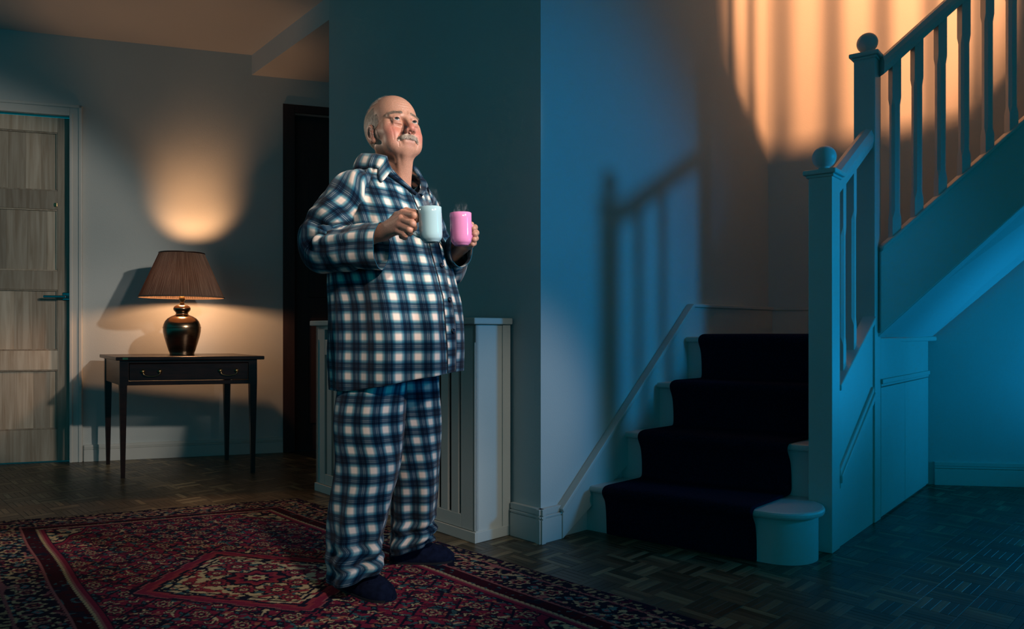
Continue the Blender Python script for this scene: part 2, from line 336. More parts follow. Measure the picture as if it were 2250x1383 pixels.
hd = boxes('door_handle', FF, [(hs-.022, hs+.022, -.036, -.026, hz-.026, hz+.030), (hs-.010, hs+.010, -.026, .016, hz-.010, hz+.010), (hs-.125, hs+.012, .010, .024, hz-.010, hz+.008)], M_chrome, d1, .004); hd['label'] = 'chrome lever handle on a square rose'
ke = boxes('escutcheon', FF, [(sF(119)-.010, sF(119)+.010, -.037, -.031, 1.748, 1.775)], M_brass, d1, .004)
# threshold behind both doors
d2 = struct(boxes('door_2', FF, [(sE0, sE1, -.10, -.05, .0, EH)], M_door2)); boxes('door_panel', FF, [(sE0+.1, sE1-.1, -.05, -.042, .2, 1.0), (sE0+.1, sE1-.1, -.05, -.042, 1.15, 2.2)], M_door2, d2, .004)
struct(boxes('baseboard_hallway', FF, [(sE1+.02, sE1+.6, 0, .018, 0, .1)], M_gloss))

# ------------------------------------------------------------------ parquet floor
floor = struct(prism('floor', [(-6, -1.2), (6.5, -1.2), (6.5, 6.4), (-6, 6.4)], -.10, -.006, M_dark))
# rug corners (plan): far right, far left, near left, near right
R1, L1 = np.array([-1.14, 3.88]), np.array([-2.522, 3.355]); L2, R2 = np.array([-.84, 1.24]), np.array([.82, 2.02])
def inpoly(p, poly):
    s = True
    for i in range(len(poly)):
        a, b = poly[i], poly[(i+1) % len(poly)]
        if (b[0]-a[0])*(p[1]-a[1])-(b[1]-a[1])*(p[0]-a[0]) < 0: s = False
    return s
rugc = np.mean([R1, L1, L2, R2], axis=0); rug_in = [rugc+(c-rugc)*.93 for c in (R1, L1, L2, R2)]
TILE = .130; NF = 5; FWD = TILE/NF
ga = math.radians(44.5); gx = np.array([math.cos(ga), math.sin(ga)]); gy = np.array([-gx[1], gx[0]])
fingers = []
for i in range(-40, 60):
    for j in range(-40, 60):
        c = gx*(i+.5)*TILE+gy*(j+.5)*TILE
        if not (-4.2 < c[0] < 3.6 and 1.7 < c[1] < 6.0): continue
        if abs(c[0]) > c[1]*.78+.3: continue
        if inpoly(c, rug_in): continue
        if (c[0]-.122)*.671-(c[1]-3.095)*.741 < -.35 and (c[0]-.122)*.724+(c[1]-3.095)*.69 > .35: continue     # behind the walls
        for k in range(NF):
            off = (k+.5)*FWD-TILE/2
            if (i+j) % 2: p = c+gy*off; ang = ga
            else: p = c+gx*off; ang = ga+math.pi/2
            px = 1125+FPX*p[0]/p[1]; py = HZ+FPX*CH/p[1]
            vis = -20 < px < 2270 and py < 1400
            fingers.append((p[0], p[1], ang, vis, p[1]+abs(p[0])*.2))
def finger_geo(x, y, ang, dz=0.0):
    l, w, b = TILE/2-.0005, FWD/2-.0005, .0007; ca, sa = math.cos(ang), math.sin(ang)
    pts = [(-l, -w, -.008), (l, -w, -.008), (l, w, -.008), (-l, w, -.008), (-l, -w, -b), (l, -w, -b), (l, w, -b), (-l, w, -b), (-l+b, -w+b, 0), (l-b, -w+b, 0), (l-b, w-b, 0), (-l+b, w-b, 0)]
    return [(x+ca*a-sa*c, y+sa*a+ca*c, z+dz) for a, c, z in pts], [(a, c) for a, c, z in pts]
FGF = [(0, 1, 5, 4), (1, 2, 6, 5), (2, 3, 7, 6), (3, 0, 4, 7), (4, 5, 9, 8), (5, 6, 10, 9), (6, 7, 11, 10), (7, 4, 8, 11), (8, 9, 10, 11)]
fingers.sort(key=lambda f: (not f[3], f[4]))
gv, guv = finger_geo(0, 0, 0)
proto = mesh_np('parquet_block', gv, FGF, M_parq, floor, uv=guv)
proto.location = (fingers[0][0], fingers[0][1], 0); proto.rotation_euler.z = fingers[0][2]
for f in fingers[1:300]:
    o = proto.copy(); COL.objects.link(o); o.parent = floor; o.location = (f[0], f[1], random.uniform(-.0003, .0003)); o.rotation_euler.z = f[2]
V, F, U = [], [], []
for f in fingers[300:]:
    v, u = finger_geo(f[0], f[1], f[2], random.uniform(-.0003, .0003)); n = len(V); V += v; U += u; F += [tuple(n+i for i in q) for q in FGF]
struct(mesh_np('parquet_field', V, np.array(F), M_parq, floor, uv=U), 'stuff')

# ------------------------------------------------------------------ persian rug (knot by knot)
def make_rug():
    Wd, Ld = 1.5, 2.8; nx, ny = 430, 800
    gx_, gy_ = np.meshgrid(np.linspace(-Wd/2, Wd/2, nx), np.linspace(-Ld/2, Ld/2, ny)); ax, ay = abs(gx_), abs(gy_)
    def vn(x, y, s, seed):   # value noise
        r = np.random.default_rng(seed).random((256, 256)); X = x/s+.5; Y = y/s+.5; i = np.floor(X).astype(int); j = np.floor(Y).astype(int); fx = X-i; fy = Y-j
        fx = fx*fx*(3-2*fx); fy = fy*fy*(3-2*fy); g = lambda a, b: r[a % 256, b % 256]
        return (g(i, j)*(1-fx)+g(i+1, j)*fx)*(1-fy)+(g(i, j+1)*(1-fx)+g(i+1, j+1)*fx)*fy
    crim, red2, navy, cream, teal, pink, oran, plum = [np.array(c) for c in ((.25, .022, .055), (.34, .045, .06), (.010, .012, .030), (.66, .50, .28), (.05, .14, .15), (.36, .12, .12), (.42, .14, .09), (.10, .012, .035))]
    C = np.zeros((ny, nx, 3)); C[:] = crim
    def put(m, c): C[m] = c
    # field: mirrored floral lattice
    for k, (sc, th, c, sd) in enumerate([(.030, .71, navy, 1), (.022, .74, plum, 2), (.018, .78, teal, 3), (.016, .82, oran, 4), (.014, .86, cream, 5)]):
        put(vn(ax, ay, sc, sd) > th, c)
    def rosette(px_, py_, r, cols, lob=8, st=.75):
        a = np.arctan2(py_*st, px_); d = np.hypot(px_, py_*st)*(1+.16*np.cos(lob*a))
        for k, c in enumerate(cols): put(d < r*(1-k/len(cols)), c)
    per = .125
    cx = (ax+per/2) % per-per/2; cyv = ay*.8; row = np.floor(cyv/per+.5); cx2 = (ax+(row % 2)*per/2+per/2) % per-per/2; cy2 = (cyv+per/2) % per-per/2
    d = np.hypot(cx2, cy2)
    put(np.abs(np.abs(cx2)+np.abs(cy2)-.055) < .005, navy)
    rosette(cx2, cy2, .024, [navy, cream*.7, crim, navy, cream*.8])
    cx3 = (cx2+per) % per-per/2; cy3 = (cy2+per) % per-per/2
    rosette(cx3, cy3, .017, [navy, cream, navy, red2], 5)
    # leaves
    q = np.abs(np.abs(cx2)-.042)/.010+np.abs(np.abs(cy2)-.03)/.018; put(q < 1, navy); put(q < .5, teal)
    # poles and medallion
    med = ax/.30+ay/.37+.035*np.sign(np.sin(ay*60))*.6
    put((med > 1.22) & (med < 1.27), navy); put((med > 1.10) & (med < 1.2), crim); put((med > 1.2) & (med < 1.22), pink)
    put((med > 1.02) & (med < 1.10), red2); put((med > .985) & (med < 1.04), navy)
    inm = med < .985; mc = C.copy()
    Csave = C.copy(); C[:] = cream
    put(np.abs(vn(ax, ay, .040, 11)-.5) < .045, navy); put(vn(ax, ay, .030, 15) > .74, navy); put(vn(ax, ay, .026, 11) > .80, teal); put(vn(ax, ay, .026, 12) > .72, red2); put(vn(ax, ay, .02, 14) > .83, navy)
    for (mx_, my_, r) in [(0, 0, .085), (.12, .0, .036), (0, .17, .045), (0, .27, .028), (.08, .12, .036), (.19, .04, .022)]:
        rosette(ax-mx_, ay-my_, r, [navy, red2, crim, navy, cream, crim], 8, .9)
    put((np.abs(med-.90) < .02), navy)
    C[~inm] = Csave[~inm]
    # corner spandrels
    sp_ = (.49-ax)/.20+(1.14-ay)/.36+.05*np.sin(ax*70); ins = (sp_ < 1)
    Csave = C.copy(); C[:] = cream*.9
    put(vn(ax, ay, .022, 21) > .58, navy); put(vn(ax, ay, .024, 22) > .72, red2); put(vn(ax, ay, .018, 23) > .8, teal)
    C[~ins] = Csave[~ins]; put((sp_ > 1) & (sp_ < 1.05), navy); put((sp_ > 1.05) & (sp_ < 1.14), crim); put((sp_ > 1.14) & (sp_ < 1.16), navy)
    # borders
    d = np.minimum(Wd/2-ax, Ld/2-ay); s = np.where(Wd/2-ax < Ld/2-ay, ay, ax); sm = np.minimum(s, 5)
    zig = .0035*np.sin(s*260)
    put(d < .285, navy); put((d > .267) & (d < .280), crim)
    put((d+zig > .250) & (d+zig < .262), cream*.75); put((d > .262) & (d < .269), pink)
    band = (d < .250); put(band, plum*.45); put(band & (vn(s, d, .02, 31) > .74), navy); put(band & (vn(s, d, .016, 32) > .86), teal)
    put((d+zig*.4 > .192) & (d+zig*.4 < .201), pink)
    main = d < .192; put(main, navy)
    per = .155; ss = (s+per/2) % per-per/2; dd = d-.131
    Cm = C.copy()
    put(main & (vn(s, d, .020, 41) > .74), pink); put(main & (vn(s, d, .017, 42) > .78), teal*1.3); put(main & (vn(s, d, .016, 43) > .80), cream*.8); put(main & (vn(s, d, .02, 44) > .82), plum)
    def mrose(sx, dx, r, cols, lob):
        a = np.arctan2(dx, sx); rr = np.hypot(sx, dx)*(1+.18*np.cos(lob*a))
        for k, c in enumerate(cols): put(main & (rr < r*(1-k/len(cols))), c)
    mrose(ss, dd, .036, [navy, cream*.85, crim, navy, oran], 6)
    s2 = (s+per) % per-per/2; q = np.abs(s2-.6*dd)/.030+np.abs(dd)/.020; put(main & (q < 1), navy); put(main & (q < .72), teal*1.6); put(main & (q < .4), pink)
    for sg in (-1, 1):
        q = np.abs(np.abs(ss)-.05)/.012+np.abs(dd-sg*.034)/.009; put(main & (q < 1), cream*.75)
    put((d+zig*.4 > .062) & (d+zig*.4 < .071), pink)
    g = d < .062; put(g, navy); put(g & (vn(s, d, .014, 51) > .60), cream*.55); put(g & (vn(s, d, .012, 52) > .78), plum)
    per = .06; s3 = (s+per/2) % per-per/2; put(g & (np.abs(s3) < .005), navy)
    put(d < .012, navy); put(d < .008, plum*1.6)
    C *= (.85+.25*np.random.default_rng(3).random((ny, nx, 1)))
    # bilinear placement on the floor
    u = (gx_/Wd+.5)[..., None]; v = (gy_/Ld+.5)[..., None]   # v=0 far, v=1 near
    P = (L1*(1-u)+R1*u)*(1-v)+(L2*(1-u)+R2*u)*v
    P = P+.004*np.stack([np.sin(gy_*9), np.sin(gx_*7)], -1)*(1 if True else 0)
    z = .009+.0010*np.random.default_rng(5).random((ny, nx))
    ed = np.minimum(d, .012)/.012; z = z*np.sqrt(np.clip(1-(1-ed)**2, 0, 1))
    V = np.concatenate([P.reshape(-1, 2), z.reshape(-1, 1)], 1); idx = np.arange(nx*ny).reshape(ny, nx)
    Fq = np.stack([idx[1:, :-1], idx[1:, 1:], idx[:-1, 1:], idx[:-1, :-1]], -1).reshape(-1, 4)
    o = mesh_np('persian_rug', V, Fq, M_rug, None, True, col=C.reshape(-1, 3))
    o['label'] = 'crimson and navy Persian rug with cream diamond medallion on parquet floor'; o['category'] = 'rug'
make_rug()

# ------------------------------------------------------------------ staircase
ST = thing('staircase', (1.0, 3.4, 0), 'white painted turning staircase with square newels, ball finials and chamfered balusters', 'staircase')
N1 = np.array([1.29, 2.933]); su = np.array([.655, .7555]); N2 = np.array([1.695, 3.40]); vr = np.array([.81, -.586])
sn = np.array([su[1], -su[0]])                        # outer normal of the side plane
TS = [.292, .538, .786, 1.03]; ZS = [.205, .424, .645, .868]
def vd(t):
    f = min(max((t-TS[0])/(TS[1]-TS[0]), 0), 1); v = vr*(1-f)+np.array([.865, -.502])*f; return v/np.linalg.norm(v)
def hit(t):          # riser line from wall A(t) to the inner face of the side panel
    a = A(t); o = N1-sn*.05; v = vd(t); M_ = np.array([[v[0], -su[0]], [v[1], -su[1]]]); r = np.linalg.solve(M_, o-a); return a+v*r[0]
for k in range(4):
    a = A(TS[k]); zt = ZS[k]; z0 = ZS[k-1] if k else 0; no = wA*(-.022)
    t2 = TS[k+1]+.03 if k < 3 else None
    if k == 0:
        def bull(r, ex):
            cc = np.array([1.075, 2.935]); w0 = math.atan2(-.82, -.57); w1 = math.radians(15)
            return [cc+r*np.array([math.cos(g), math.sin(g)]) for g in np.linspace(w0, w1, 44)]
        body = [a]+bull(.148, 0)+[np.array([1.226, 3.02]), hit(t2), A(t2)]
        prism('riser', body, 0, zt-.028, M_gloss, ST)
        nz = [a+no]+bull(.172, 0)+[np.array([1.245, 3.02]), hit(t2), A(t2)]
        prism('tread', nz, zt-.028, zt, M_gloss, ST, .010)
    elif k < 3:
        prism('riser', [a, hit(TS[k]), hit(TS[k]+.02), A(TS[k]+.02)], z0, zt-.028, M_gloss, ST)
        prism('tread', [a+no, hit(TS[k])+no, hit(t2), A(t2)], zt-.028, zt, M_gloss, ST, .008)
    else:
        prism('riser', [a, hit(TS[k]), hit(TS[k]+.02), A(TS[k]+.02)], z0, zt-.028, M_gloss, ST)
        prism('landing', [a+no, hit(TS[k])+no, N2+su*.05-sn*.02, CE+wC*.95, CE], zt-.028, zt, M_gloss, ST, .008)
# wall string with capping, level skirting on the landing
iA = nA*.030
def sA(t, z): p = A(t); return (p[0], p[1], z)
slab('wall_string', [sA(.105, 0), sA(1.14, .62), sA(TE, .62), sA(TE, 1.022), sA(1.09, 1.022), sA(.105, .115)], (*iA, 0), M_gloss, ST, .003)
slab('string_cap', [sA(.100, .115), sA(1.085, 1.022), sA(TE, 1.022), sA(TE, 1.040), sA(1.075, 1.040), sA(.090, .133)], (*(nA*.042), 0), M_gloss, ST, .004)
boxes('landing_skirting', FD, [(0, .85, 0, .025, .868, 1.022), (0, .85, 0, .036, 1.022, 1.040)], M_gloss, ST, .003)
# newels
def newel(nc, ztop, w=.092, h=.10):
    fr = Fr(nc, vr*-1, su)
    p = boxes('newel_post', fr, [(0, w, 0, h, 0, ztop)], M_gloss, ST, .003)
    cx_, cy_ = (nc-vr*w/2+su*h/2)
    boxes('post_cap', fr, [(-.018, w+.018, -.018, h+.018, ztop, ztop+.020), (-.008, w+.008, -.008, h+.008, ztop-.012, ztop)], M_gloss, p, .005)
    r = .047; prof = [(0, .0), (.030, .0), (.032, .006), (.024, .010), (.020, .016)]
    for i in range(1, 22):
        g = math.pi*(.14+.86*i/21); prof.append((r*math.sin(g), .016+r*math.cos(math.pi*.14)-r*math.cos(g)-.0))
    lathe('ball_finial', [(a, b) for a, b in prof], (cx_, cy_, ztop+.020), M_gloss, p)
    return p
newel(N1, 1.535); newel(N2, 2.19)
# balusters
def baluster(x, y, z0, z1, w, ex, ey, parent):
    V, F = [], []; H = z1-z0; tr = .12 if H > .6 else .10
    secs = [(0, .001), (tr, .001), (tr+.035, .011), (H-tr-.11, .011), (H-tr-.075, .001), (H, .001)]
    for (h, c) in secs:
        a = w/2
        ring = [(-a+c, -a), (a-c, -a), (a, -a+c), (a, a-c), (a-c, a), (-a+c, a), (-a, a-c), (-a, -a+c)]
        for (p, q) in ring: V.append((x+ex[0]*p+ey[0]*q, y+ex[1]*p+ey[1]*q, z0+h))
    for i in range(len(secs)-1):
        for k in range(8): F.append((i*8+k, i*8+(k+1) % 8, (i+1)*8+(k+1) % 8, (i+1)*8+k))
    F += [tuple(range(8))[::-1], tuple(range(40, 48))]
    return mesh_np('baluster', V, F, M_gloss, parent)
SL = .90; YS = 3.43
def ztop(x): return 1.248+SL*(x-1.71)
def zrail(x): return .9+(727-168)*3.44/FPX+SL*(x-W(1935, 0, 3.44)[0])
rail_prof = [(-.028, 0), (.028, 0), (.034, .03), (.034, .055), (.024, .082), (0, .092), (-.024, .082), (-.034, .055), (-.034, .03)]
for px in (1972, 2021, 2073, 2125, 2177, 2230, 2282, 2334, 2386):
    x = (px-1125)/FPX*3.42; baluster(x, 3.445, ztop(x)-.03, zrail(x)+.03, .041, (1, 0), (0, 1), ST)
sweep('handrail', rail_prof, (1.745, 3.445, zrail(1.745)), (4.0, 3.445, zrail(4.0)), M_gloss, ST, side=(0, 1, 0))
slab('outer_string', [(1.735, YS-.005, ztop(1.735)-.382), (4.2, YS-.005, ztop(4.2)-.40), (4.2, YS-.005, ztop(4.2)), (1.735, YS-.005, ztop(1.735))], (0, .035, 0), M_gloss, ST, .003)
slab('string_cap', [(1.74, YS-.016, ztop(1.74)), (4.2, YS-.016, ztop(4.2)), (4.2, YS-.016, ztop(4.2)+.022), (1.74, YS-.016, ztop(1.74)+.022)], (0, .06, 0), M_gloss, ST, .005)
# soffit of the upper flight
EW = np.array([2.445, 4.235]); zb = .866
u1 = np.array([1.725, 3.44]); hgt = lambda dx: zb+SL*dx
slab('soffit', [(u1[0], u1[1], zb), (EW[0], EW[1], zb), (EW[0]+2.1, EW[1]-.28, hgt(2.1)), (u1[0]+2.3, u1[1], hgt(2.3))], (0, 0, .03), M_wall, ST)
# upper treads
for k in range(1, 9):
    x0 = 1.64+k*.24; z = .868+.218*(k+1)
    prism('upper_tread', [(x0, 3.46), (x0+.27, 3.46), (x0+.27+.50, 4.02), (x0+.50, 4.02)], z-.03, z, M_gloss, ST, .006)
    prism('upper_riser', [(x0+.025, 3.46), (x0+.045, 3.46), (x0+.54, 4.02), (x0+.52, 4.02)], z-.218, z-.03, M_gloss, ST)
# short flight between the newels: side panel, mouldings, rail and two balusters
def SP(s, off, z): p = N1+su*s-sn*off; return (p[0], p[1], z)
e1, e2 = .10, np.linalg.norm(N2-N1)
slab('side_panel', [SP(e1-.004, .008, 0), SP(e2+.01, .008, 0), SP(e2+.01, .008, .945), SP(e1-.004, .008, .655)], (*(-sn*.035), 0), M_gloss, ST)
slab('string_cap', [SP(e1, -.006, .650), SP(e2, -.006, .940), SP(e2, -.006, .968), SP(e1, -.006, .676)], (*(-sn*.06), 0), M_gloss, ST, .004)
slab('panel_moulding', [SP(e1, -.003, .245), SP(e2-.02, -.003, .560), SP(e2-.02, -.003, .640), SP(e1, -.003, .325)], (*(-sn*.012), 0), M_gloss, ST, .004)
slab('panel_moulding', [SP(e1, -.010, .268), SP(e2-.02, -.010, .583), SP(e2-.02, -.010, .615), SP(e1, -.010, .300)], (*(-sn*.012), 0), M_gloss, ST, .004)
for s in (.215, .365):
    p = N1+su*s-sn*.035; f = (s-e1)/(e2-e1); baluster(p[0], p[1], .655+.29*f, 1.47+.30*f, .040, su, sn, ST)
h0 = SP(e1-.005, .038, 1.455); h1 = SP(e2+.01, .038, 1.765)
sweep('handrail', rail_prof, h0, h1, M_gloss, ST)
# cupboard under the stairs
UC = thing('understairs_cupboard', (*(N2+su*.6), 0), 'white two door cupboard built under the stairs', 'cupboard')
c0 = .10; c1 = np.linalg.norm(EW-N2)-.01; cm = c0+(c1-c0)*.46
FS = Fr(N2, su, -sn)
boxes('cupboard_side', FS, [(c0-.01, c1, .010, .03, .0, .87)], M_gloss, UC)
boxes('upper_panel', FS, [(c0, c1, .000, .012, .665, .865)], M_gloss, UC, .003)
boxes('ledge_moulding', FS, [(c0, c1, -.010, .012, .645, .668), (c0, c1, -.003, .012, .632, .646)], M_gloss, UC, .003)
boxes('cupboard_door', FS, [(c0+.002, cm-.002, -.001, .012, .012, .628)], M_gloss, UC, .002)
boxes('cupboard_door', FS, [(cm+.002, c1-.004, -.001, .012, .012, .628)], M_gloss, UC, .002)
# unseen balustrade added on the floor above to cast the bars of light
LB = thing('bar_shadow_balustrade', (2.5, 3.27, CEIL+.2), 'unseen white balustrade added above the stairs to cast bars of light', 'balustrade')
zf = CEIL+.2
for i in range(20):
    baluster(.78+i*.150, 3.27, zf, zf+.95, .040, (1, 0), (0, 1), LB)
boxes('handrail', Fr((0, 3.27), (1, 0), (0, 1)), [(.6, 3.7, -.03, .03, zf+.94, zf+1.0)], M_gloss, LB, .008)
# runner
def runner():
    prof = [(TS[0]-.012, .0), (TS[0]-.016, .10), (TS[0]-.024, .16)]
    for k in range(4):
        t, z = TS[k]-.024, ZS[k]
        prof += [(t-.016, z-.030), (t-.024, z-.010), (t-.018, z+.006), (t, z+.014), (t+.04, z+.014)]
        if k < 3: prof += [(TS[k+1]-.03, z+.014), (TS[k+1]-.012, z+.020), (TS[k+1]-.014, z+.10), (TS[k+1]-.022, z+.16)]
    prof += [(1.6, ZS[3]+.014)]
    P = np.array(prof); q = [P[0]]
    for a, b in zip(P[:-1], P[1:]):
        n = max(2, int(np.hypot(*(b-a))/.012))
        for i in range(1, n+1): q.append(a+(b-a)*i/n)
    P = np.array(q)
    for _ in range(3): P[1:-1] = (P[:-2]+2*P[1:-1]+P[2:])/4
    V, na = [], 150; al = np.linspace(.105, .765, na)
    for (t, z) in P:
        b = A(t)
        for i, a in enumerate(al):
            e = min(i, na-1-i); dz = -.008 if e == 0 else (-.002 if e == 1 else 0)
            r = .0013*(1 if i % 3 == 0 else -.4)
            p = b+vd(t)*a; V.append((p[0]-wA[0]*(r+dz), p[1]-wA[1]*(r+dz), max(z+r+dz, .001)))
    m = len(P); idx = np.arange(m*na).reshape(m, na)
    Fq = np.stack([idx[:-1, :-1], idx[:-1, 1:], idx[1:, 1:], idx[1:, :-1]], -1).reshape(-1, 4)
    o = mesh_np('stair_runner', V, Fq, M_runner, None, True)
    o['label'] = 'dark navy ribbed carpet runner laid over the lower stairs'; o['category'] = 'carpet'
runner()

# ------------------------------------------------------------------ radiator cover
rc = np.array([-.154, 3.083]); re_ = np.array([-.68, .733]); rd = np.array([.733, .68]); RL, RD, RH = 1.40, .195, .955
FRc = Fr(rc, re_, rd)
RC = thing('radiator_cover', (*(rc+re_*.7+rd*.1), 0), 'white radiator cabinet with vertical slats standing behind the man', 'radiator cover')
boxes('top_shelf', FRc, [(-.022, RL+.03, -.025, RD, RH-.028, RH)], M_rad, RC, .005)
boxes('side_panel', FRc, [(0, .02, .0, RD, 0, RH-.028)], M_rad, RC, .002)
boxes('side_panel', FRc, [(RL-.02, RL, .0, RD, 0, RH-.028)], M_rad, RC, .002)
boxes('corner_strip', FRc, [(-.006, .0, RD-.045, RD, 0.03, RH-.03)], M_rad, RC, .001)
boxes('plinth', FRc, [(-.008, RL, -.010, .0, 0, .045), (-.008, 0, 0, RD, 0, .045)], M_rad, RC, .002)
boxes('front_frame', FRc, [(0, .10, 0, .018, .045, RH-.028), (RL-.10, RL, 0, .018, .045, RH-.028), (.10, RL-.10, 0, .018, .045, .105), (.10, RL-.10, 0, .018, .765, .850), (.02, RL-.02, 0, .018, .905, RH-.028)], M_rad, RC, .002)
boxes('frame_bead', FRc, [(.002, .008, -.003, 0, .05, .85)], M_rad, RC); boxes('frame_bead', FRc, [(RL-.03, RL-.024, -.003, 0, .05, .85)], M_rad, RC)
boxes('radiator_shade_sheet', FRc, [(.02, RL-.02, .10, .11, .05, .92)], M_dark, RC)  # black sheet standing in for the shade behind the slats
x = .10+.020
while x < RL-.12:
    boxes('slat', FRc, [(x, x+.050, .002, .016, .105, .765)], M_rad, RC, .0015); x += .074

# ------------------------------------------------------------------ console table (plan skewed as measured)
fl_, fr_, bl_, br_ = [np.array(p) for p in ((-2.375, 4.444), (-1.644, 4.615), (-2.70, 4.87), (-2.0, 5.09))]
ex = (fr_-fl_); ey = ((bl_-fl_)+(br_-fr_))/2; Wt = np.linalg.norm(ex); Dt = np.linalg.norm(ey); ex /= Wt; ey /= Dt
FT = Fr(fl_, ex, ey)
T = thing('console_table', (*(fl_+ex*Wt/2+ey*Dt/2), 0), 'dark mahogany side table with one drawer against the lamp lit wall', 'table')
boxes('table_top', FT, [(-.045, Wt+.06, -.04, Dt+.05, .718, .740)], M_dwood, T, .004)
AP = .565
boxes('apron', FT, [(-.018, .03, -.018, .0, AP, .718), (Wt-.03, Wt+.018, -.018, 0, AP, .718), (.03, Wt-.03, -.016, .0, AP, .590), (.03, Wt-.03, -.016, 0, .700, .718), (-.016, 0, 0, Dt, AP, .718), (Wt, Wt+.016, 0, Dt, AP, .718), (0, Wt, Dt, Dt+.016, AP, .718)], M_dwood, T, .002)
dr = boxes('drawer', FT, [(.034, Wt-.034, -.020, 0, .594, .696)], M_dwood, T, .002)
boxes('drawer_bead', FT, [(.040, Wt-.04, -.0225, -.02, .600, .603), (.040, Wt-.04, -.0225, -.02, .687, .690)], M_dwood, dr)
for ctr in (.155, .600):
    for sx in (-.048, .048):
        p = FT.p(ctr+sx, -.022, .650); lathe('knob', [(0, .012), (.006, .011), (.011, .005), (.013, .0), (.013, -.003), (0, -.003)], p, M_brass, dr, 16, tilt=Matrix.Rotation(math.pi/2, 3, 'X'))
    pts = [FT.p(ctr+.048*math.cos(g), -.036, .650-.030*math.sin(g)**.6*1.0) for g in np.linspace(0.001, math.pi-.001, 14)]
    tube('bail', pts, .0025, M_brass, dr, 8)
for (a, b) in ((0, 0), (Wt, 0), (0, Dt), (Wt, Dt)):
    V = []
    for z, w in ((0, .011), (AP, .021), (.718, .021)):
        for sx, sy in ((-1, -1), (1, -1), (1, 1), (-1, 1)): V.append(FT.p(a+sx*w, b+sy*w*.9, z))
    o = mesh_np('leg', V, [(3, 2, 1, 0), (8, 9, 10, 11)]+[(j*4+i, j*4+(i+1) % 4, j*4+4+(i+1) % 4, j*4+4+i) for j in (0, 1) for i in range(4)], M_dwood, T)
boxes('brass_hinge', FT, [(-.008, .022, -.0415, -.039, .724, .736)], M_brass, T)

# ------------------------------------------------------------------ lamp
lc = W(400, 0, 4.82); lx, ly = lc[0], lc[1]
LM = thing('table_lamp', (lx, ly, .74), 'bronze urn table lamp with pleated brown shade, lit, on dark table', 'lamp')
SC = 4.82/FPX
vase = [(0, 0), (.074, 0), (.076, .004), (.074, .010), (.082, .03), (.094, .07), (.108, .12), (.115, .155), (.1155, .178), (.112, .20), (.103, .222), (.088, .240), (.066, .254), (.046, .262), (.038, .268), (.037, .276), (.042, .284), (.051, .294), (.053, .306), (.048, .318), (.034, .328), (.018, .333), (0, .334)]
zz = .74; lathe('urn_base', vase, (lx, ly, zz), M_bronze, LM, 64)
lathe('urn_rib', [(.1157, .176), (.1175, .180), (.1157, .184)], (lx, ly, zz), M_bronze, LM, 64)
lathe('lamp_socket', [(0, .33), (.013, .33), (.014, .345), (.010, .352), (.018, .36), (.018, .395), (0, .40)], (lx, ly, zz), M_brass, LM, 24)
zs0, zs1, rs0, rs1 = 1.120, 1.412, .258, .136
bulbm, nt_, b_ = nodes('lit_bulb_glass'); tr_ = N(nt_, 'ShaderNodeBsdfTransparent'); em_ = N(nt_, 'ShaderNodeEmission'); em_.inputs[0].default_value = (1, .55, .28, 1); em_.inputs[1].default_value = 3; ad_ = N(nt_, 'ShaderNodeAddShader')
nt_.links.new(tr_.outputs[0], ad_.inputs[0]); nt_.links.new(em_.outputs[0], ad_.inputs[1]); nt_.links.new(ad_.outputs[0], nt_.nodes['Material Output'].inputs[0])
lathe('light_bulb', [(.0, .395), (.013, .40), (.018, .425), (.028, .455), (.029, .475), (.022, .495), (0, .505)], (lx, ly, zz), bulbm, LM, 24)
V, F = [], []; nn = 420; rows = 14
for j in range(rows+1):
    f = j/rows; r = rs0+(rs1-rs0)*f; z = zs0+(zs1-zs0)*f
    for k in range(nn):
        a = 2*math.pi*k/nn; w = .0026*(1-.3*f)*(1 if k % 2 else -1)*(.6+.5*math.sin(k*1.7)); rr = r+w
        V.append((lx+rr*math.cos(a), ly+rr*math.sin(a), z))
for j in range(rows):
    for k in range(nn): F.append((j*nn+k, j*nn+(k+1) % nn, (j+1)*nn+(k+1) % nn, (j+1)*nn+k))
mesh_np('lamp_shade', V, F, M_shade, LM, uv=[((i % nn)/nn*2 if (i % nn) <= nn//2 else 2-(i % nn)/nn*2, (i//nn)/rows) for i in range(len(V))])
for r, z in ((rs0+.002, zs0), (rs1+.002, zs1)):
    tube('shade_trim', [(lx+r*math.cos(g), ly+r*math.sin(g), z) for g in np.linspace(0, 2*math.pi, 65)], .0042, M_dwood if z > 1.3 else M_shade, LM, 8)
for k in range(3):
    a = k*2.094+.4; tube('shade_spoke', [(lx, ly, zs1-.03), (lx+rs1*math.cos(a), ly+rs1*math.sin(a), zs1-.005)], .0015, M_brass, LM, 6)
tube('lamp_harp', [(lx, ly, zz+.39), (lx+.045, ly, zz+.42), (lx+.05, ly, zz+.50), (lx+.03, ly, zs1-.05), (lx, ly, zs1-.03)], .0015, M_brass, LM, 6)
for typ_, zb_, pw_, tg_, kw_ in (('POINT', 1.175, 15, None, {}), ('SPOT', 1.335, 32, (-2.28, 5.22, 1.74), dict(spot_size=math.radians(64), spot_blend=1.0))):  # the spot is added above the bulb for the glow on the wall
    bl = light('lamp_bulb_light', typ_, (lx, ly, zb_), tg_, pw_, (1, .48, .22), .035, **kw_)
    bl.parent = LM; bl.matrix_parent_inverse = Matrix.Translation(-LM.location)

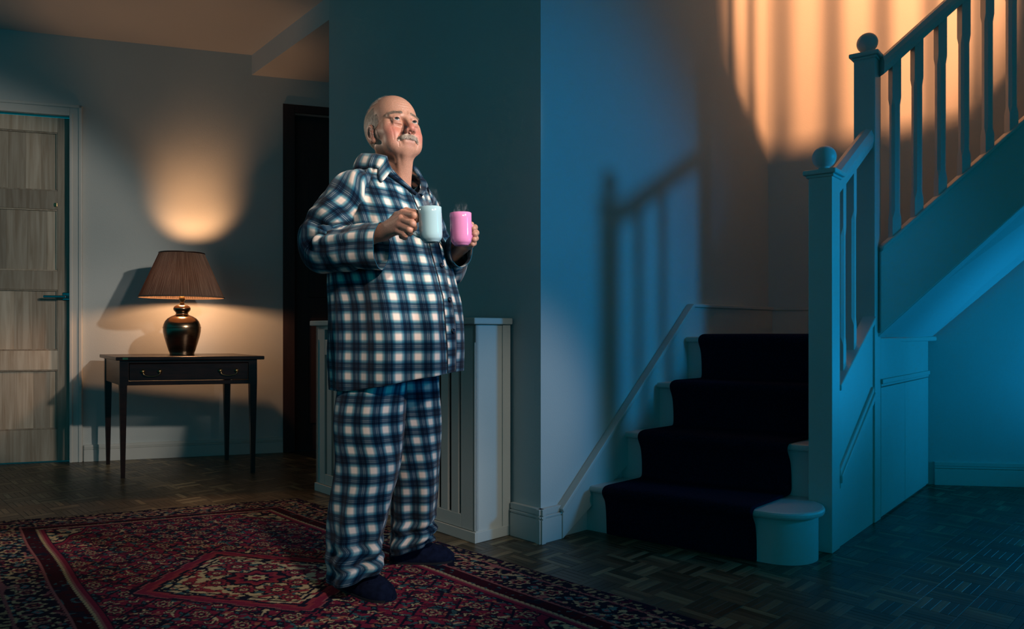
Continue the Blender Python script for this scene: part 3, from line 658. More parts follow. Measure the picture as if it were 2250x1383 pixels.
# ------------------------------------------------------------------ the man
AX = np.array([-.43, 2.60])
Fd = np.array([.883, -.469, 0]); Ld = np.array([.469, .883, 0]); UZ = np.array([0, 0, 1.0])
MAN = thing('person', (AX[0], AX[1], .01), 'older man in blue plaid pyjamas standing on the rug, holding two mugs and looking up', 'person')
yaw, pit = math.radians(37), math.radians(17)
hf = np.array([math.sin(yaw)*math.cos(pit), -math.cos(yaw)*math.cos(pit), math.sin(pit)])
hl = np.array([math.cos(yaw), math.sin(yaw), 0]); hu = np.cross(hl, hf)*1.0
if hu[2] < 0: hu = -hu
HS = 1.10; H0 = np.array([-.420, 2.592, 1.600]); HM = np.stack([hl, hf, hu], 0)   # rows: local axes in world
def h2w(q): return H0+(np.asarray(q, float)*HS)@HM
def w2h(p): return ((p-H0)@HM.T)/HS
def caps(p, a, b, ra, rb=None):
    rb = ra if rb is None else rb; a = np.array(a, np.float32); b = np.array(b, np.float32); d = b-a
    h = np.clip(((p-a)@d)/(d@d), 0, 1); return np.linalg.norm(p-a-h[:, None]*d, axis=1)-(ra+(rb-ra)*h)
def ell(p, c, r):
    q = p-np.array(c, np.float32); r = np.array(r, np.float32); k0 = np.linalg.norm(q/r, axis=1); k1 = np.linalg.norm(q/(r*r), axis=1)+1e-9
    return k0*(k0-1)/k1
def sph(p, c, r): return np.linalg.norm(p-np.array(c, np.float32), axis=1)-r
def smin(a, b, k):
    h = np.clip(.5+.5*(b-a)/k, 0, 1); return b+(a-b)*h-k*h*(1-h)
def smax(a, b, k): return -smin(-a, -b, k)
EYE = [(-.0315, .0735, 0), (.0315, .0735, 0)]
def head_sdf(q):
    m = q.copy(); m[:, 0] = np.abs(m[:, 0])
    d = ell(q, (0, -.020, .044), (.0745, .096, .088))
    d = smin(d, ell(q, (0, .028, .040), (.060, .058, .062)), .03)
    d = smin(d, ell(q, (0, .022, -.030), (.059, .061, .068)), .02)
    d = smin(d, caps(m, (.053, -.008, -.052), (.027, .055, -.078), .018, .016), .025)      # jaw
    d = smin(d, ell(q, (0, .064, -.080), (.024, .019, .018)), .018)                        # chin
    d = smin(d, ell(m, (.040, .055, -.042), (.022, .024, .024)), .020)                     # cheeks
    d = smin(d, caps(m, (.050, .044, -.020), (.060, .022, -.016), .012), .035)               # cheekbones
    d = smin(d, ell(m, (.050, .052, -.002), (.013, .014, .015)), .014)
    d = smin(d, ell(m, (.040, .046, -.066), (.021, .024, .024)), .016)                     # jowls
    d = smin(d, caps(m, (.013, .083, .020), (.046, .068, .020), .0085, .007), .012)        # brow ridge
    d = smax(d, -sph(m, (.031, .101, .001), .0175), .012)                                  # eye sockets
    d = smin(d, sph(m, (.0315, .0735, 0), .0148), .004)                                    # lids
    d = smin(d, caps(m, (.022, .0835, -.0135), (.040, .0765, -.0135), .0040, .0030), .013)    # eye bags
    d = smin(d, caps(m, (.020, .0845, .0130), (.045, .0740, .0105), .0038, .0030), .011)     # upper lid folds
    d = smax(d, -ell(m, (.0315, .0895, -.0005), (.0138, .0100, .0054)), .0012)             # lid opening
    d = smin(d, caps(q, (0, .084, .010), (0, .105, -.032), .0080, .0090), .012)            # nose
    d = smin(d, sph(q, (0, .1080, -.041), .0106), .010)
    d = smin(d, ell(m, (.0125, .0985, -.0445), (.0068, .0095, .0070)), .007)
    d = smax(d, -ell(m, (.0068, .1040, -.0525), (.0036, .0050, .0045)), .003)
    d = smin(d, ell(q, (0, .0840, -.061), (.024, .013, .011)), .010)                       # upper lip
    d = smin(d, caps(q, (-.014, .0815, -.0745), (.014, .0815, -.0745), .0045), .012)         # lower lip
    d = smax(d, -caps(m, (0, .0945, -.0700), (.027, .0800, -.0640), .0014), .0025)         # mouth line
    X_, Y_, Z_ = m[:, 0], m[:, 1], m[:, 2]
    for x0, z0, x1, z1, am, w in ((0, .046, .034, .050, .0010, .0015), (0, .0565, .032, .060, .0011, .0015), (0, .067, .026, .069, .0008, .0015), (.047, .004, .060, .013, .0008, .0012), (.049, -.001, .064, .001, .0008, .0012), (.047, -.007, .062, -.012, .0008, .0012),
            (.019, -.0185, .041, -.0165, .0009, .0014), (.0165, -.038, .037, -.068, .0026, .0026), (.034, -.070, .031, -.087, .0012, .0018), (.0055, .021, .0075, .037, .0011, .0012), (.050, -.028, .046, -.066, .0008, .0030), (0, -.0705, .024, -.0660, .0011, .0014), (.024, -.0660, .031, -.0615, .0012, .0016)):
        dx, dz = x1-x0, z1-z0; hh = np.clip(((X_-x0)*dx+(Z_-z0)*dz)/(dx*dx+dz*dz), 0, 1); dd = np.hypot(X_-x0-hh*dx, Z_-z0-hh*dz)
        d = d+am*np.exp(-(dd/w)**2)*(Y_ > .02)
    e = ell(m, (.0775, -.012, -.008), (.0095, .0195, .0330)); e = smax(e, -ell(m, (.0865, -.006, -.004), (.0075, .0110, .0210)), .004)
    e = smin(e, caps(m, (.080, -.004, -.004), (.080, .003, -.014), .0045), .003); e = smin(e, sph(m, (.078, -.002, -.036), .0085), .005)
    d = smin(d, e, .005)
    return d*HS
# joints
def J(px, py, Y): return W(px, py, Y)
SH_R = np.array([-.535, 2.478, 1.355]); EL_R = J(704, 556, 2.47); WR_R = J(840, 511, 2.35)
SH_L = np.array([-.355, 2.745, 1.375]); EL_L = np.array([-.280, 2.775, 1.150]); WR_L = J(1026, 532, 2.560)
NB = np.array([-.440, 2.630, 1.405])
def hand_prims(side):
    if side == 'R':
        mcp = [J(885, 469, 2.298), J(882, 482, 2.283), J(878, 495, 2.284), J(874, 508, 2.292)]
        pip = [J(909, 474, 2.260), J(906, 492, 2.252), J(899, 505, 2.255), J(889, 516, 2.266)]
        dip = [J(914, 482, 2.280), J(909, 500, 2.275), J(900, 512, 2.280), J(889, 521, 2.288)]
        tip = [J(906, 487, 2.302), J(901, 503, 2.302), J(892, 513, 2.305), J(882, 520, 2.308)]
        th = [J(852, 497, 2.362), J(872, 474, 2.345), J(893, 464, 2.312), J(914, 467, 2.280)]; wr = WR_R
    else:
        mcp = [J(1030, 503, 2.575), J(1033, 514, 2.575), J(1033, 525, 2.572), J(1031, 535, 2.567)]
        pip = [J(1043, 500, 2.540), J(1046, 512, 2.535), J(1045, 524, 2.535), J(1041, 535, 2.538)]
        dip = [J(1040, 503, 2.512), J(1043, 515, 2.508), J(1042, 527, 2.510), J(1038, 537, 2.514)]
        tip = [J(1031, 505, 2.520), J(1033, 517, 2.516), J(1032, 528, 2.518), J(1029, 538, 2.522)]
        th = [J(1020, 522, 2.560), J(1019, 508, 2.545), J(1026, 497, 2.528), J(1036, 493, 2.512)]; wr = WR_L
    L = []
    rr = [.0120, .0118, .0112, .0102] if side == 'R' else [.0104, .0106, .0102, .0094]
    for k in range(4):
        L.append([(mcp[k], pip[k], rr[k]+.0008, rr[k]), (pip[k], dip[k], rr[k], rr[k]-.001), (dip[k], tip[k], rr[k]-.001, rr[k]-.002)])
    palm = [(wr+(mcp[0]-wr)*.12, mcp[0], .021, .0130), (wr, mcp[1], .024, .0140), (wr, mcp[2], .024, .0135), (wr+(mcp[3]-wr)*.12, mcp[3], .021, .0120)]
    thumb = [(th[0], th[1], .0150, .0125), (th[1], th[2], .0122, .0112), (th[2], th[3], .0114, .0090)]
    return L, palm, thumb
HR, HL_ = hand_prims('R'), hand_prims('L')
def hand_sdf(p, H, wr, el):
    L, palm, thumb = H; d = caps(p, wr, el, .026, .040)
    for q in palm: d = smin(d, caps(p, *q), .012)
    t = None
    for q in thumb: c = caps(p, *q); t = c if t is None else smin(t, c, .005)
    d = smin(d, t, .006)
    for f in L:
        t = None
        for q in f: c = caps(p, *q); t = c if t is None else smin(t, c, .004)
        d = smin(d, t, .0042)
    return d
FT_R = (np.array([-.575, 2.545]), np.array([-.418, 2.425])); FT_L = (np.array([-.462, 2.815]), np.array([-.245, 2.825]))
def rest_sdf(p):
    c3 = lambda z, f=0, l=0: np.array([AX[0], AX[1], z])+Fd*f+Ld*l
    d = ell(p, c3(1.10, .0), (.15, .15, .20)); d = smin(d, ell(p, c3(.90, -.02), (.14, .14, .15)), .06); d = smin(d, ell(p, c3(1.31, -.028), (.125, .125, .135)), .06)
    d = smin(d, caps(p, SH_R+[.02, .02, -.02], NB+[0, 0, -.02], .040, .045), .05); d = smin(d, caps(p, SH_L+[-.01, -.02, -.02], NB+[0, 0, -.02], .040, .045), .05)
    d = smin(d, caps(p, SH_R, EL_R, .045, .036), .03); d = smin(d, caps(p, SH_L, EL_L, .045, .036), .03)
    for hip, kn, ft in ((c3(.86, 0, -.085), J(802, 1010, 2.47), FT_R), (c3(.86, 0, .085), J(908, 990, 2.70), FT_L)):
        an = np.array([*(ft[0]+(ft[1]-ft[0])*.2), .10]); d = smin(d, caps(p, hip, kn, .085, .055), .04); d = smin(d, caps(p, kn, an, .052, .036), .03)
        d = smin(d, caps(p, [*(ft[0]+(ft[1]-ft[0])*.15), .045], [*(ft[0]+(ft[1]-ft[0])*.8), .036], .030, .022), .02)
    return d
def neck_sdf(p):
    t = h2w((0, -.015, -.045))
    d = caps(p, NB, t, .066, .060)
    d = smin(d, caps(p, NB+Fd*.035+[0, 0, -.01], h2w((0, .045, -.094)), .032, .022), .035)       # loose skin under the chin
    for s in (-1, 1): d = smin(d, caps(p, NB+Fd*.066+Ld*.013*s+[0, 0, -.015], h2w((.024*s, .046, -.088)), .0105, .009), .007)
    d = smin(d, caps(p, NB+Fd*.060+[0, 0, .035], NB+Fd*.066+[0, 0, .055], .012), .012)
    for s in (-1, 1): d = smin(d, caps(p, NB+[0, 0, -.05]+Ld*.02*s+Fd*.06, NB+Ld*.11*s+[0, 0, -.02], .030), .03)
    d = smin(d, ell(p, NB+Fd*.015+[0, 0, -.10], (.10, .10, .115)), .03)
    return d
def body_sdf(p):
    p = p.astype(np.float32)
    d = np.full(len(p), .2, np.float32)
    mh = p[:, 2] > 1.25
    if mh.any():
        q = w2h(p[mh]).astype(np.float32); d[mh] = smin(head_sdf(q), neck_sdf(p[mh]), .022)
    mr = (np.abs(p[:, 0]+.50) < .24) & (p[:, 1] < 2.62) & (np.abs(p[:, 2]-1.2) < .12)
    if mr.any(): d[mr] = np.minimum(d[mr], hand_sdf(p[mr], HR, WR_R, EL_R))
    ml = (p[:, 0] > -.36) & (p[:, 1] > 2.44) & (np.abs(p[:, 2]-1.2) < .12)
    if ml.any(): d[ml] = np.minimum(d[ml], hand_sdf(p[ml], HL_, WR_L, EL_L))
    mb = p[:, 2] < 1.47
    if mb.any(): d[mb] = smin(d[mb], rest_sdf(p[mb]), .012)
    return d
def surface(f, lo, hi, h):
    lo = np.array(lo, float); nb = np.ceil((np.array(hi)-lo)/(4*h)).astype(int); n = nb*4
    I = np.stack(np.meshgrid(*[np.arange(k) for k in nb], indexing='ij'), -1).reshape(-1, 3)
    dc = f(lo+(I*4+1.5)*h); act = np.abs(dc) < 3.46*h*1.5+.004
    D = np.empty(nb, np.float32); D[I[:, 0], I[:, 1], I[:, 2]] = dc
    vol = np.repeat(np.repeat(np.repeat(D, 4, 0), 4, 1), 4, 2)
    sub = np.stack(np.meshgrid(*[np.arange(4)]*3, indexing='ij'), -1).reshape(-1, 3); Ia = I[act]*4
    idx = (Ia[:, None, :]+sub[None]).reshape(-1, 3); vals = np.concatenate([f(lo+c*h) for c in np.array_split(idx, max(1, len(idx)//400000))])
    vol[idx[:, 0], idx[:, 1], idx[:, 2]] = vals
    s = vol < 0; c = [(i, j, k) for i in (0, 1) for j in (0, 1) for k in (0, 1)]; sl = lambda o, d: slice(o, d-1+o)
    cnt = sum(s[sl(i, n[0]), sl(j, n[1]), sl(k, n[2])].astype(np.int8) for i, j, k in c); cells = np.argwhere((cnt > 0) & (cnt < 8))
    pos = np.zeros((len(cells), 3)); wgt = np.zeros(len(cells))
    cv = {o: vol[cells[:, 0]+o[0], cells[:, 1]+o[1], cells[:, 2]+o[2]] for o in c}
    for a in c:
        for ax in range(3):
            if a[ax] == 0:
                b = tuple(1 if i == ax else a[i] for i in range(3)); va, vb = cv[a], cv[b]; m = (va < 0) != (vb < 0)
                t = np.where(m, va/np.where(m, va-vb, 1), 0); q = np.tile(np.array(a, float), (len(cells), 1)); q[:, ax] += t; pos[m] += q[m]; wgt[m] += 1
    P = lo+(cells+pos/wgt[:, None])*h
    cid = -np.ones(tuple(n), np.int32); cid[cells[:, 0], cells[:, 1], cells[:, 2]] = np.arange(len(cells)); Fs = []
    for ax in range(3):
        u, v = (ax+1) % 3, (ax+2) % 3; a0 = [slice(None)]*3; a1 = [slice(None)]*3; a0[ax] = slice(0, -1); a1[ax] = slice(1, None)
        e = np.argwhere(s[tuple(a0)] != s[tuple(a1)]); e = e[(e[:, u] > 0) & (e[:, v] > 0)]; fl = s[e[:, 0], e[:, 1], e[:, 2]]
        def g(du, dv):
            q = e.copy(); q[:, u] -= du; q[:, v] -= dv; return cid[q[:, 0], q[:, 1], q[:, 2]]
        Q = np.stack([g(1, 1), g(0, 1), g(0, 0), g(1, 0)], -1); Q[~fl] = Q[~fl][:, ::-1]; Fs.append(Q[(Q >= 0).all(1)])
    Fq = np.concatenate(Fs); ee = h*.4
    for _ in range(2):
        d0 = f(P); G = np.stack([f(P+np.eye(3)[i]*ee)-d0 for i in range(3)], -1)/ee; G /= np.maximum(np.linalg.norm(G, axis=1), .3)[:, None]
        P = P-G*np.clip(d0, -h, h)[:, None]*.8
    nn = G/np.maximum(np.linalg.norm(G, axis=1), 1e-6)[:, None]
    return P, Fq, nn
def clipf(P, Fq, keep):
    k = keep(P); m = k[Fq].all(1); Fq = Fq[m]; used = np.unique(Fq); mp = -np.ones(len(P), int); mp[used] = np.arange(len(used)); return P[used], mp[Fq], used
parts = []
hP, hF, hN = surface(body_sdf, (-.60, 2.36, 1.30), (-.24, 2.84, 1.80), .0014)
k = clipf(hP, hF, lambda P: P[:, 2] > 1.315); headP, headF, headN = k[0], k[1], hN[k[2]]
parts.append((headP, headF))
a = surface(body_sdf, WR_R+[-.06, -.17, -.07], WR_R+[.16, .09, .08], .0016); k = clipf(a[0], a[1], lambda P: P[:, 0] > WR_R[0]-.055); parts.append(k[:2]); RHAND = k[0]
a = surface(body_sdf, WR_L+[-.10, -.09, -.09], WR_L+[.08, .09, .09], .0016); k = clipf(a[0], a[1], lambda P: ((P-WR_L)@(WR_L-EL_L))/np.linalg.norm(WR_L-EL_L) > -.045); parts.append(k[:2])
a = surface(body_sdf, (-.86, 2.2, 0.0), (-.05, 3.0, 1.40), .0095)
def keep_rest(P):
    r = (P[:, 0] > WR_R[0]-.045) & (P[:, 1] < 2.46) & (P[:, 2] > 1.08) & (P[:, 2] < 1.30)
    l = (((P-WR_L)@(WR_L-EL_L))/np.linalg.norm(WR_L-EL_L) > -.030) & (P[:, 0] > -.24) & (P[:, 2] > 1.08)
    return (P[:, 2] < 1.33) & ~r & ~l
parts.append(clipf(a[0], a[1], keep_rest)[:2])
BV = np.concatenate([p[0] for p in parts]); off = np.cumsum([0]+[len(p[0]) for p in parts[:-1]]); BF = np.concatenate([p[1]+o for p, o in zip(parts, off)])
# skin colour: paler scalp, ruddy cheeks, nose and knuckles
q = w2h(BV); col = np.tile(np.array([.60, .315, .215]), (len(BV), 1))
def tint(w, c):
    global col; w = np.clip(w, 0, 1)[:, None]; col = col*(1-w)+np.array(c)*w
g = lambda P, c, r: np.exp(-np.sum((P-np.array(c))**2, axis=1)/(r*r))
qa = q.copy(); qa[:, 0] = abs(qa[:, 0])
tint(.75*g(qa, (.042, .065, -.040), .028), (.62, .16, .13)); tint(.7*g(q, (0, .115, -.041), .022), (.60, .17, .13)); tint(.5*g(qa, (.08, 0, -.01), .03), (.58, .19, .15))
tint(.25*g(q, (0, .085, -.078), .014), (.50, .16, .14)); tint(.35*g(qa, (.0315, .09, -.006), .017), (.42, .17, .13))
tint(np.where((q[:, 2] > .03) & (q[:, 1] < .06) & (BV[:, 2] > 1.5), .35, 0), (.52, .30, .22))
for f_ in HR[0]+HL_[0]:
    tint(.45*np.exp(-np.sum((BV-f_[0][0])**2, axis=1)/.014**2), (.64, .22, .16)); tint(.45*np.exp(-np.sum((BV-(f_[0][0]+f_[0][1])/2)**2, axis=1)/.016**2), (.66, .27, .20)); tint(.4*np.exp(-np.sum((BV-f_[0][1])**2, axis=1)/.010**2), (.60, .20, .15))
body = mesh_np('body', BV, BF, M_skin, MAN, True, col=col)
# finger nails
def nail(p, d, n, r, parent):
    d = d/np.linalg.norm(d); n = n-d*(n@d); n /= np.linalg.norm(n); s = np.cross(d, n); V = []
    for i in range(5):
        for j in range(5):
            a = (i-2)/2; b = (j-2)/2; V.append(p+d*b*r*.75+s*a*r*.55+n*(r*.92-.25*r*a*a))
    Fq = [(i*5+j, i*5+j+1, (i+1)*5+j+1, (i+1)*5+j) for i in range(4) for j in range(4)]
    mesh_np('nail', V, Fq, M_nail, parent, True)
M_nail = mat('nail', (.66, .36, .27), .25)
nail(HR[2][2][0]*.22+HR[2][2][1]*.78, HR[2][2][1]-HR[2][2][0], np.array([0, -1., .35]), .0096, body)
# eyes
M_white = mat('eye_white', (.50, .45, .42), .12); M_iris = mat('iris', (.055, .075, .075), .08, nscale=300, namp=.6); M_pup = mat('pupil', (.004, .004, .004), .05)
M_lid = mat('lash_line', (.10, .05, .04), .6)
gz = np.array([-.14, .93, .26]); gz /= np.linalg.norm(gz)
for sx, e in zip((-1, 1), EYE):
    R = Vector((0, 0, 1)).rotation_difference(Vector([float(c) for c in gz@HM])).to_matrix(); R = np.array(R); r = .0128*HS
    th_ = [0, .19, .20, .46, .48]+list(np.linspace(.6, math.pi, 14))
    c = h2w((e[0], e[1], e[2]))
    eb = lathe('eyeball', [(r*math.sin(t), r*math.cos(t)) for t in np.linspace(.50, math.pi, 20)], c, M_white, MAN, 28, tilt=R)
    lathe('iris', [(r*1.012*math.sin(t), r*1.012*math.cos(t)) for t in np.linspace(.22, .54, 5)], c, M_iris, eb, 28, tilt=R)
    lathe('pupil', [(r*1.02*math.sin(t), r*1.02*math.cos(t)) for t in np.linspace(.0, .235, 4)], c, M_pup, eb, 24, tilt=R)
    for up_, nm in ((1, 'upper_lash_line'),):
        pts = [h2w((e[0]+.0128*math.sin(a), e[1]+.0146*math.cos(a)*.99, .0052*up_*math.cos(a*1.35))) for a in np.linspace(-1.05, 1.05, 12)]
        tube(nm, pts, [.0003+.0006*math.cos(a*1.2) for a in np.linspace(-1.05, 1.05, 12)], M_lid, MAN, 6)
# hair: short strands combed back along the scalp
def strands(name, roots, normals, dirs, length, lift, w, mt, parent, seg=3, jit=.25):
    n = len(roots); dirs = dirs-normals*np.sum(dirs*normals, axis=1)[:, None]; dirs /= np.linalg.norm(dirs, axis=1)[:, None]+1e-9
    dirs = dirs+rng.normal(0, jit, dirs.shape); dirs -= normals*np.sum(dirs*normals, axis=1)[:, None]; dirs /= np.linalg.norm(dirs, axis=1)[:, None]+1e-9
    side = np.cross(dirs, normals); L = length*(.6+.6*rng.random(n))[:, None]; V = np.zeros((n, seg+1, 2, 3))
    for k in range(seg+1):
        t = k/seg; p = roots+dirs*L*t+normals*(L*lift*(t-.55*t*t)+.0004); ww = w*(1-.85*t)
        V[:, k, 0] = p-side*ww; V[:, k, 1] = p+side*ww
    b = np.arange(n)[:, None]*(2*(seg+1)); F = np.concatenate([b+np.array([[2*k, 2*k+1, 2*k+3, 2*k+2]]) for k in range(seg)], 0)
    return mesh_np(name, V.reshape(-1, 3), F, mt, parent, True)
hq = w2h(headP)
z_, y_, x_ = hq[:, 2], hq[:, 1], np.abs(hq[:, 0])
side_m = (y_ < .020) & (z_ > -.045) & (z_ < .078) & (y_ < .030-.30*np.maximum(z_-.02, 0)) & ~((y_ > -.036) & (z_ < .026) & (z_ > -.06)) & (headP[:, 2] > 1.50)
side_m |= (y_ < .032) & (y_ > .005) & (z_ > .0) & (z_ < .045) & (x_ > .055) & (y_ < .030)
side_m |= (y_ < -.035) & (z_ > -.075) & (z_ < .10) & (headP[:, 2] > 1.49)
top_m = (z_ > .085) & (y_ < .03)
def pick(m, n): ids = np.nonzero(m)[0]; return ids[rng.integers(0, len(ids), n)]
i1 = pick(side_m, 15000); ddir = np.tile((-hf*.75-hu*.65), (len(i1), 1)).astype(float)
strands('hair', headP[i1], headN[i1], ddir, .015, .42, .00042, M_hair, MAN, jit=.22)
i2 = pick(top_m, 1300); strands('thin_top_hair', headP[i2], headN[i2], np.tile(-hf*.9+hl*.1, (len(i2), 1)), .018, .5, .00030, M_hair, MAN, jit=.35)
for s_ in (-1, 1):
    i5 = pick((hq[:, 0]*s_ > .060) & (y_ > .012) & (y_ < .026) & (z_ < .01) & (z_ > -.035), 200); strands('sideburn', headP[i5], headN[i5], np.tile(-hu, (200, 1)), .007, .3, .0003, M_hair, MAN)
bm_ = (z_ > .0165) & (z_ < .0305) & (x_ > .013) & (x_ < .052) & (y_ > .05) & (np.abs(z_-(.0215+.10*np.minimum(x_-.013, .022)-.22*np.maximum(x_-.036, 0))) < .0042)
for s_ in (-1, 1):
    i3 = pick(bm_ & (hq[:, 0]*s_ > 0), 260); strands('eyebrow', headP[i3], headN[i3], np.tile(s_*hl+hu*.35, (260, 1)), .009, .55, .00036, M_brow, MAN, jit=.25)
mm = (z_ < -.0535) & (y_ < .100) & (z_ > -.0650-.22*np.maximum(x_-.012, 0)) & (x_ < .031) & (y_ > .07) & (z_ < -.0505-.25*np.maximum(x_-.008, 0)+.002)
i4 = pick(mm, 3400); sg = np.sign(hq[i4, 0])[:, None]*np.minimum(np.abs(hq[i4, 0])/.012, 1.3)[:, None]
strands('moustache', headP[i4], headN[i4], sg*hl*.75-hu*.8, .0100, .70, .00042, M_stache, MAN, seg=4, jit=.20)

# ------------------------------------------------------------------ clothes
def smooth_interp(zs, keys, vals):
    v = np.interp(zs, keys, vals); return v
TK = np.array([[.70, .213, .258, .210, 0], [.80, .213, .255, .212, 0], [.90, .212, .247, .214, 0], [1.0, .210, .235, .214, 0], [1.10, .206, .212, .212, 0], [1.20, .200, .182, .207, 0], [1.28, .194, .150, .198, 0],
    [1.34, .186, .125, .182, 0], [1.385, .176, .108, .162, 0], [1.42, .160, .096, .140, 0], [1.45, .134, .088, .120, 0], [1.475, .108, .080, .104, 0], [1.495, .088, .074, .092, 0]])
zz_ = np.linspace(.70, 1.495, 220); TT = [np.interp(zz_, TK[:, 0], TK[:, i]) for i in (1, 2, 3)]
ker = np.hanning(19); ker /= ker.sum()
TT = [np.convolve(np.pad(t, 9, mode='reflect', reflect_type='odd'), ker, 'valid') for t in TT]
def nz3(a, b, c): return mnoise.noise(Vector((a, b, c)))
def torso(th, z, off=0.0, fold=True):
    """point of the jacket surface; th=0 front, +th towards his left"""
    a, bf, bb = [np.interp(z, zz_, t) for t in TT]; c, s = math.cos(th), math.sin(th); e = 2/2.25
    cc = math.copysign(abs(c)**e, c); ss = math.copysign(abs(s)**e, s); b = bf if c > 0 else bb
    f = 0
    if fold:
        low = max(0, min(1, (1.32-z)/.35))
        f = .010*low*nz3(math.cos(th)*3.0+5, math.sin(th)*3.0, z*1.4)+.006*nz3(math.cos(th)*5, math.sin(th)*5+3, z*5)+.005*low*math.sin(th*7+z*4+2*nz3(c, s, z*2))*(.5+.5*nz3(c*2, s*2, 7))
    ho = off+f*1.6
    p = np.array([AX[0], AX[1], z])+Fd*(cc*(b+ho))+Ld*(ss*(a+ho))
    w = max(0, min(1, (1.05-z)/.35)); p[2] += w*((.045 if c > 0 else .015)*c+.012*s+.012)
    w2 = max(0, min(1, (z-1.30)/.15)); p += Fd*(-.006*w2)
    return p
def ring_uv(P, z):   # signed arc length from the front centre
    d = np.linalg.norm(np.diff(P, axis=0), axis=1); s = np.concatenate([[0], np.cumsum(d)]); return s
ZV = 1.378      # bottom of the V neck
def tv(z): return max(0.0, min(1.0, (z-ZV)/(1.495-ZV)))*.98
NH, NZ = 91, 150; NTH = NH*2
hs_ = np.linspace(0, 1, NH); zs = np.concatenate([np.linspace(.70, 1.33, 95), np.linspace(1.335, 1.495, 55)])
GV = np.zeros((NZ, NTH, 3)); GU = np.zeros((NZ, NTH, 2))
for i, z in enumerate(zs):
    t0 = tv(z); th_row = np.concatenate([-(t0+(math.pi-t0)*hs_[::-1]), t0+(math.pi-t0)*hs_])
    for j, th in enumerate(th_row): GV[i, j] = torso(th, z)
    d = np.linalg.norm(np.diff(GV[i], axis=0), axis=1); s = np.concatenate([[0], np.cumsum(d)]); GU[i, :, 0] = s-(s[NH-1]+s[NH])/2
dv = np.linalg.norm(np.diff(GV, axis=0), axis=2); vv = np.concatenate([np.zeros((1, NTH)), np.cumsum(dv, axis=0)]); GU[:, :, 1] = vv-vv[:1]+GV[:1, :, 2]-.70
idx = np.arange(NZ*NTH).reshape(NZ, NTH); Fq = np.stack([idx[:-1, :-1], idx[:-1, 1:], idx[1:, 1:], idx[1:, :-1]], -1)
Fq = np.delete(Fq, NH-1, axis=1).reshape(-1, 4)
jk = mesh_np('pyjama_jacket', GV.reshape(-1, 3), Fq, M_plaid, MAN, True, uv=GU.reshape(-1, 2)); jk['label'] = 'blue and cream plaid pyjama jacket'
sm = jk.modifiers.new('cloth', 'SOLIDIFY'); sm.thickness = .002; sm.offset = 0
def loft(name, C, Ra, Rb, ax_a, ax_b, mt, parent, nth=72, u0=0.0, v0=0.0, foldf=None, thick=.002, tilt=None):
    """C centres (n,3); Ra,Rb radii along unit axes ax_a, ax_b (n,3)"""
    n = len(C); V = np.zeros((n, nth+1, 3)); U = np.zeros((n, nth+1, 2)); L = np.concatenate([[0], np.cumsum(np.linalg.norm(np.diff(C, axis=0), axis=1))])
    for i in range(n):
        t = C[min(i+1, n-1)]-C[max(i-1, 0)]; t = t/np.linalg.norm(t)
        for j in range(nth+1):
            g = 2*math.pi*j/nth; f = foldf(i/(n-1), g, L[i]) if foldf else 0
            V[i, j] = C[i]+ax_a[i]*math.cos(g)*(Ra[i]+f)+ax_b[i]*math.sin(g)*(Rb[i]+f)
            if tilt is not None: V[i, j] += tilt(i/(n-1), g)
        per = np.linalg.norm(np.diff(V[i], axis=0), axis=1); s = np.concatenate([[0], np.cumsum(per)]); U[i, :, 0] = s-s[nth//4]+u0; U[i, :, 1] = L[i]+v0
    V[:, nth] = V[:, 0]; idx = np.arange(n*(nth+1)).reshape(n, nth+1)
    Fq = np.stack([idx[:-1, :-1], idx[:-1, 1:], idx[1:, 1:], idx[1:, :-1]], -1).reshape(-1, 4)
    o = mesh_np(name, V.reshape(-1, 3), Fq, mt, parent, True, uv=U.reshape(-1, 2))
    if thick: s_ = o.modifiers.new('cloth', 'SOLIDIFY'); s_.thickness = thick; s_.offset = 0
    return o, V
def path(keys, n):
    """keys: list of (point3, ra, rb) -> smooth resample"""
    K = np.array([list(k[0])+[k[1], k[2]] for k in keys], float); t = np.concatenate([[0], np.cumsum(np.linalg.norm(np.diff(K[:, :3], axis=0), axis=1))]); T = np.linspace(0, t[-1], n); out = []
    for x in T:
        i = min(max(np.searchsorted(t, x)-1, 0), len(K)-2); f = (x-t[i])/(t[i+1]-t[i]); p0 = K[max(i-1, 0)]; p1 = K[i]; p2 = K[i+1]; p3 = K[min(i+2, len(K)-1)]
        out.append(.5*((2*p1)+(-p0+p2)*f+(2*p0-5*p1+4*p2-p3)*f*f+(-p0+3*p1-3*p2+p3)*f**3))
    O = np.array(out); return O[:, :3], O[:, 3], O[:, 4]
def frames(C, ref):
    n = len(C); A_, B_ = [], []
    for i in range(n):
        t = C[min(i+1, n-1)]-C[max(i-1, 0)]; t /= np.linalg.norm(t); r = ref(i/(n-1)) if callable(ref) else ref
        a = r-t*(r@t); a /= np.linalg.norm(a); A_.append(a); B_.append(np.cross(t, a))
    return np.array(A_), np.array(B_)
def sleeve_fold(amp, k0, k1, seed):
    def f(t, g, L):
        e = math.exp(-((t-.50)/.15)**2); w = mnoise.noise(Vector((math.cos(g)*1.6+seed, math.sin(g)*1.6, L*14)))
        r = math.sin(L*95+2.2*math.sin(g+seed)+4*w); inner = .5+.5*math.cos(g-k0)
        return amp*(1-.8*min(1, max(0, (t-.80)/.14)))*(.7*w*(1 if t > .08 else t/.08)+e*inner*(.85*r-.6)+.5*mnoise.noise(Vector((math.cos(g)*2.5, math.sin(g)*2.5+seed, L*6))))
    return f
